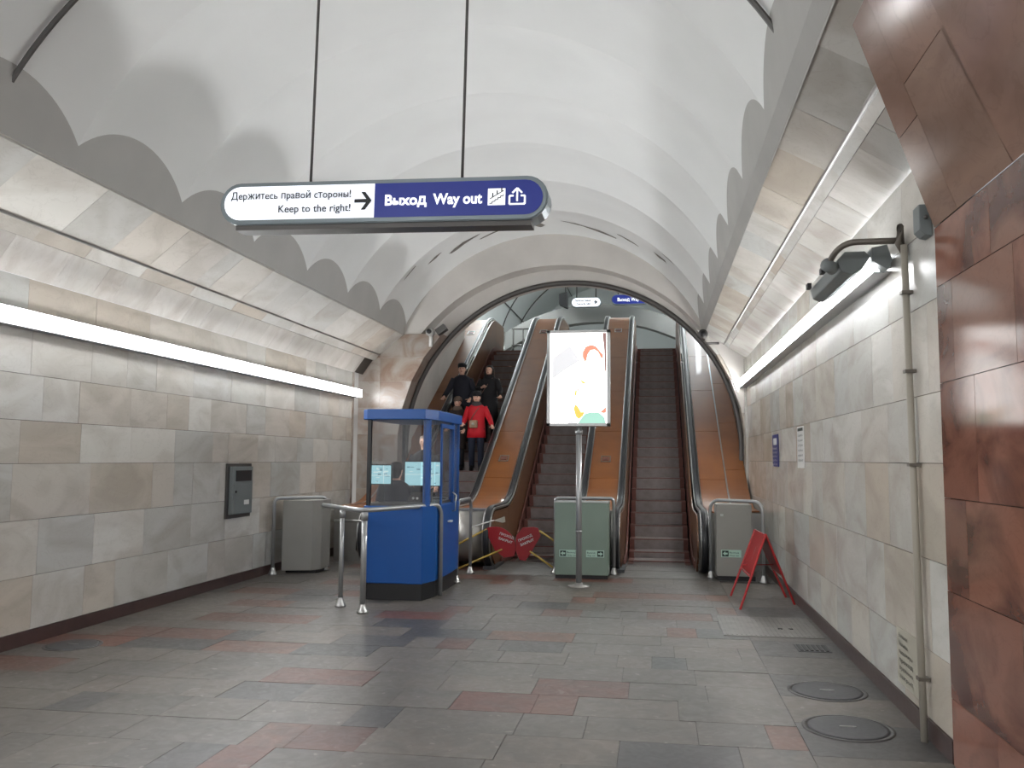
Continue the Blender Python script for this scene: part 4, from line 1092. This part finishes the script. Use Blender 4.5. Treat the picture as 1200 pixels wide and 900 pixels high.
# door on the right side
dr = MB().box(BX1+.001, BX1+.02, 10.27, 10.95, .2, 1.08).build('door', 'blue', bo, bevel=.004)
mb = MB()
mb.box(BX1+.001, BX1+.02, 10.27, 10.32, 1.08, 2.08); mb.box(BX1+.001, BX1+.02, 10.90, 10.95, 1.08, 2.08); mb.box(BX1+.001, BX1+.02, 10.32, 10.9, 2.03, 2.08); mb.build('door_frame', 'blue', bo)
MB().tube([(BX1+.02, 10.86, .98), (BX1+.06, 10.86, .98), (BX1+.07, 10.86, 1.18), (BX1+.02, 10.86, 1.22)], .010, 8).build('door_handle', 'steel', bo)
MB().box(BX1+.02, BX1+.06, 10.62, 10.74, .85, .87).build('latch', 'white', bo)
MB().box(BX0+.1, BX1-.1, BY1-.4, BY1-.1, 1.12, 1.14).build('desk_edge', 'trim', bo)
# monitors: things inside the booth
def monitor(x0, x1, z0, z1, y, label, seed):
    t = thing('monitor', label, 'monitor', ((x0+x1)/2, y, 1.12)); rm = random.Random(seed)
    MB().box(x0, x1, y, y+.03, z0, z1).build('casing', 'black', t)
    MB().box((x0+x1)/2-.03, (x0+x1)/2+.03, y+.01, y+.03, 1.125, z0).build('stand', 'black', t)
    sc = MB().box(x0+.015, x1-.015, y-.003, y, z0+.015, z1-.015).build('screen', 'screen', t)
    cx, cz = (x0+x1)/2+.03, (z0+z1)/2-.01
    mb = MB(); mb.box(x0+.015, x1-.015, y-.0045, y-.003, cz-.004, cz+.004, 'screen3'); mb.box(cx-.004, cx+.004, y-.0045, y-.003, z0+.015, z1-.015, 'screen3')
    for k in range(16):
        a = rm.uniform(x0+.03, x1-.07); b = rm.uniform(z0+.03, z1-.05); mb.box(a, a+rm.uniform(.02, .06), y-.004, y-.003, b, b+rm.uniform(.006, .02), rm.choice(['screen2', 'screen2', 'screen3']))
    mb.build('picture', None, t)
monitor(-3.31, -2.78, 1.28, 1.62, 11.05, 'monitor with camera pictures at the right inside the booth', 1)
monitor(-3.40, -3.13, 1.33, 1.58, 9.96, 'monitor with camera pictures at the left inside the booth', 2)
cp = thing('control_panel', 'dark control panel with two white buttons inside the booth', 'control panel', (-2.85, 10.2, 1.12))
MB().prism([(-3.0, 10.15, 1.12), (-3.0, 10.35, 1.24), (-3.0, 10.35, 1.12)], (.27, 0, 0)).build('console', 'trim', cp)
for x in (-2.93, -2.88): MB().ball((x, 10.19, 1.165), .016, 6).build('button', 'white', cp)

# ------------------------------------------------------------------ people
def hand_mesh(mb, w_, d, side, s=1.0, m=None):
    """hand from wrist w_ pointing along d: palm, four bent fingers, thumb"""
    w_ = Vector(w_); d = Vector(d).normalized(); x = Vector((1,0,0)); x = (x-d*x.dot(d)); x = x.normalized() if x.length > .1 else Vector((0,1,0)); nrm = d.cross(x)
    mb.tube([w_-d*.03*s, w_+d*.02*s, w_+d*.05*s, w_+d*.085*s], .03, 8, m, radii=[(.024*s,.02*s),(.032*s,.018*s),(.04*s,.018*s),(.036*s,.014*s)])
    for k, (o_, l_) in enumerate(((-.028,.065),(-.01,.078),(.01,.074),(.028,.058))):
        b = w_+d*.08*s+x*o_*s; p1 = b+d*l_*.5*s; p2 = p1+(d*.7+nrm*.7)*l_*.35*s; p3 = p2+(d*.2+nrm)*l_*.25*s
        mb.tube([b, p1, p2, p3], .009, 6, m, radii=[.0095*s, .009*s, .008*s, .0065*s])
    b = w_+d*.03*s+x*side*.03*s; mb.tube([b, b+(d*.5+x*side*.8)*.035*s, b+(d*.9+x*side*.8+nrm*.4)*.06*s], .010, 6, m, radii=[.012*s, .0105*s, .008*s])
def person(label, loc, rz, H, coat, trousers, hat=None, hair='hair', arms=None, coat_len=.78, collar=None, extras=None, seated=False, headturn=0, width=1.0, boots='boot', long_hair=False):
    s = H/1.70
    t = thing('person', label, 'person', loc, 0); t.rotation_euler = (0, 0, rz); t['_o'] = [0,0,0]
    V = lambda x, y, z: Vector((x*s, y*s, z*s))
    zo = -.45 if seated else 0     # hips drop when seated
    R_ = lambda L: [(a*s, b*s, (c+zo)*s, d*s, e*s) for a, b, c, d, e in L]
    # faces -Y
    if arms is None: arms = {-1: [(-.19,0,1.39), (-.25,.02,1.12), (-.22,-.10,.90)], 1: [(.19,0,1.39), (.25,.02,1.12), (.22,-.10,.90)]}
    mb = MB()
    mb.rings(R_([(0,.01,.86,.15,.10),(0,.01,.98,.155,.105),(0,.0,1.12,.13,.095),(0,0,1.28,.165,.105),(0,0,1.38,.17,.095),(0,.005,1.43,.11,.075),(0,.008,1.465,.058,.058),(0,0,1.50,.052,.056),
        (0,-.012,1.52,.056,.068),(0,-.018,1.545,.066,.085),(0,-.012,1.58,.072,.092),(0,-.005,1.62,.077,.096),(0,0,1.655,.074,.092),(0,.004,1.685,.055,.07),(0,.004,1.70,.02,.03)]), 20)
    for sd in (-1, 1):
        A = [V(x, y, z+zo) for x, y, z in arms[sd]]
        mb.tube([A[0], A[0].lerp(A[1], .5), A[1], A[1].lerp(A[2], .5), A[2]], .05, 10, radii=[.048*s, .045*s, .038*s, .034*s, .024*s])
        hand_mesh(mb, A[2], A[2]-A[1], -sd, s)
        if seated: L_ = [V(sd*.09,.0,.90+zo), V(sd*.12,-.42,.93+zo), V(sd*.12,-.44,.50+zo)]
        else: L_ = [V(sd*.09,0,.90), V(sd*.10,-.01,.50), V(sd*.10,.02,.08)]
        mb.tube([L_[0], L_[0].lerp(L_[1], .5), L_[1], L_[1].lerp(L_[2], .5), L_[2]], .07, 10, radii=[.085*s, .075*s, .055*s, .05*s, .036*s])
    # nose, ears, brow
    mb.tube([V(0,-.10,1.615+zo), V(0,-.118,1.585+zo), V(0,-.105,1.572+zo)], .01, 8, radii=[.007*s, .013*s, .012*s])
    for sd in (-1, 1): mb.ball(V(sd*.078,.01,1.595+zo), .022*s, 6, sx=.4, sy=.8, sz=1.3)
    body = mb.build('body', 'skin', t)
    mb = MB()
    for sd in (-1, 1): mb.ball(V(sd*.030,-.092,1.612+zo), .012*s, 5, sx=1.2, sy=.5, sz=.7)
    mb.build('eyes', 'hair', t)
    mb = MB(); mb.ball(V(0,-.105,1.548+zo), .018*s, 5, sx=1.1, sy=.4, sz=.4); mb.build('mouth', 'lips', t)
    # hair or hat
    mb = MB()
    mb.rings(R_([(0,.02,1.60,.083,.088),(0,.016,1.64,.087,.10),(0,.01,1.675,.080,.094),(0,.008,1.70,.058,.07),(0,.008,1.715,.02,.03)]), 18)
    mb.rings(R_([(0,.055,1.50,.05,.035),(0,.05,1.56,.078,.055),(0,.045,1.62,.084,.065)]), 14)
    if long_hair:
        for sd in (-1, 1): mb.tube([V(sd*.075,.02,1.64+zo), V(sd*.09,.0,1.55+zo), V(sd*.09,-.01,1.44+zo)], .03, 8, radii=[.025*s, .032*s, .02*s])
    mb.build('hair', hair, t)
    if hat == 'cap':
        mb = MB(); mb.rings(R_([(0,.0,1.64,.095,.11),(0,0,1.70,.098,.115),(0,.0,1.735,.08,.095),(0,0,1.745,.03,.04)]), 18)
        mb.box(-.07*s, .07*s, -.17*s, -.08*s, (1.645+zo)*s, (1.66+zo)*s); mb.build('cap', 'coat_black', t)
    elif hat:
        mb = MB(); mb.rings(R_([(0,.01,1.625,.10,.115),(0,.01,1.67,.103,.12),(0,.01,1.72,.085,.10),(0,.01,1.75,.04,.05)]), 18); mb.build('hat', hat, t)
    # coat
    hem = coat_len
    mb = MB(); w2 = width
    if not seated: R1 = [(0,.01,hem,.215*w2,.165),(0,.01,(hem+1.0)/2,.20*w2,.155),(0,.005,1.03,.185*w2,.145),(0,0,1.15,.178*w2,.138),(0,0,1.28,.20*w2,.142),(0,0,1.37,.205*w2,.13),(0,.005,1.43,.14*w2,.105),(0,.008,1.475,.078,.078)]
    else: R1 = [(0,.01,.86,.19*w2,.15),(0,.005,1.03,.185*w2,.145),(0,0,1.15,.178*w2,.138),(0,0,1.28,.20*w2,.142),(0,0,1.37,.205*w2,.13),(0,.005,1.43,.14*w2,.105),(0,.008,1.475,.078,.078)]
    mb.rings(R_(R1), 20)
    for sd in (-1, 1):
        A = [V(x, y, z+zo) for x, y, z in arms[sd]]; A[0] = A[0]+V(-sd*.03,0,-.01)
        mb.tube([A[0], A[0].lerp(A[1], .35), A[0].lerp(A[1], .8), A[1], A[1].lerp(A[2], .5), A[2]-(A[2]-A[1])*.04], .06, 12, radii=[.078*s, .076*s, .066*s, .062*s, .056*s, .046*s])
    mb.build('coat', coat, t)
    if collar:
        mb = MB(); mb.rings(R_([(0,.0,1.40,.12,.11),(0,-.005,1.44,.125,.12),(0,0,1.485,.10,.105),(0,.01,1.51,.085,.085)]), 18); mb.build('collar', collar, t)
    mb = MB()
    for sd in (-1, 1):
        if seated: L_ = [V(sd*.09,.02,.90+zo), V(sd*.12,-.42,.93+zo), V(sd*.12,-.44,.50+zo)]
        else: L_ = [V(sd*.09,0,.92), V(sd*.10,-.01,.50), V(sd*.10,.02,.07)]
        mb.tube([L_[0], L_[0].lerp(L_[1], .5), L_[1], L_[1].lerp(L_[2], .5), L_[2]], .09, 12, radii=[.105*s, .092*s, .074*s, .066*s, .06*s])
    mb.build('trousers', trousers, t)
    for sd in (-1, 1):
        fy_, fz_ = ((-.44, .45+zo) if seated else (.02, 0))
        mb = MB(); c = V(sd*.10 if not seated else sd*.12, fy_, fz_)
        mb.rings([(c.x, c.y-.05*s, c.z, .045*s, .13*s), (c.x, c.y-.05*s, c.z+.035*s, .048*s, .13*s), (c.x, c.y-.02*s, c.z+.075*s, .045*s, .085*s), (c.x, c.y, c.z+.13*s, .048*s, .055*s)], 14)
        mb.build('shoe', boots, t)
    if extras: extras(t, V)
    return t
def stz(y): # tread height of the left escalator under a person standing at y
    best = None; yy4 = 13.94
    while yy4 < 24:
        z = fz(yy4+.2)
        if yy4 <= y < yy4+.36: best = z+.006
        sl_ = (fz(yy4+.3)-fz(yy4-.1))/.4; yy4 += .4/math.sqrt(1+sl_**2)
    return best if best is not None else fz(y)
def bag(t, V):
    MB().box(*(-.13*.92, .05*.92), -.22*.92, -.13*.92, .93*.92, 1.10*.92).build('handbag', 'bag', t, bevel=.02)
    MB().tube([V(-.11,-.15,1.08), V(-.05,-.155,1.2), V(.06,-.14,1.36), V(.12,0,1.42)], .008, 6).build('bag_strap', 'strapm', t)
    MB().tube([V(-.04,-.245,1.01), V(-.04,-.235,1.01)], .03, 12).build('bag_clasp', 'paper', t)
def place(x, y): return (x, y, stz(y))
person('woman in a red coat with dark fur collar and beige handbag riding down the escalator', place(-3.58, 16.95), .05, 1.57, 'coat_red', 'jeans', 'coat_black', collar='fur', long_hair=False,
       arms={-1: [(-.19,0,1.39), (-.25,-.02,1.14), (-.27,-.20,1.02)], 1: [(.19,0,1.39), (.29,-.02,1.14), (.37,-.20,.98)]}, coat_len=.72, extras=bag)
person('person in a dark brown coat and grey brown headscarf standing left of the red coat', place(-4.02, 17.15), .0, 1.48, 'coat_brown', 'coat_black', 'scarf', collar='scarf', coat_len=.50,
       arms={-1: [(-.19,0,1.39), (-.24,-.02,1.12), (-.22,-.18,.98)], 1: [(.19,0,1.39), (.24,-.02,1.12), (.20,-.18,.95)]})
person('man in a black cap and dark jacket holding the left handrail', place(-4.12, 17.95), .1, 1.66, 'coat_navy', 'coat_black', 'cap', width=1.1, coat_len=.80,
       arms={-1: [(-.20,0,1.39), (-.29,-.05,1.14), (-.36,-.24,.98)], 1: [(.20,0,1.39), (.26,.02,1.12), (.20,-.12,.95)]})
def strap2(t, V): MB().tube([V(-.16,-.12,1.05), V(-.02,-.15,1.24), V(.10,-.08,1.43)], .008, 6).build('bag_strap', 'strapm', t)
person('dark haired woman in a long black coat with hand on the right handrail', place(-3.52, 17.95), -.1, 1.63, 'coat_black', 'coat_black', None, long_hair=True, coat_len=.45, collar='coat_black',
       arms={-1: [(-.19,0,1.39), (-.26,-.06,1.18), (-.10,-.24,1.20)], 1: [(.19,0,1.39), (.27,-.06,1.14), (.34,-.28,1.0)]}, extras=strap2)
person('grey haired man in dark clothes at the escalator foot behind the booth', place(-4.08, 14.85), .15, 1.84, 'coat_black', 'coat_black', None, hair='hair_grey')
person('booth attendant in dark clothes with dark hair, seated with back to the camera', (-3.22, 10.42, .19+.20), math.pi, 1.64, 'coat_navy', 'jeans', None, seated=True, width=1.05,
       arms={-1: [(-.19,0,1.39), (-.24,-.05,1.14), (-.16,-.30,1.10)], 1: [(.19,0,1.39), (.24,-.05,1.14), (.16,-.30,1.10)]})
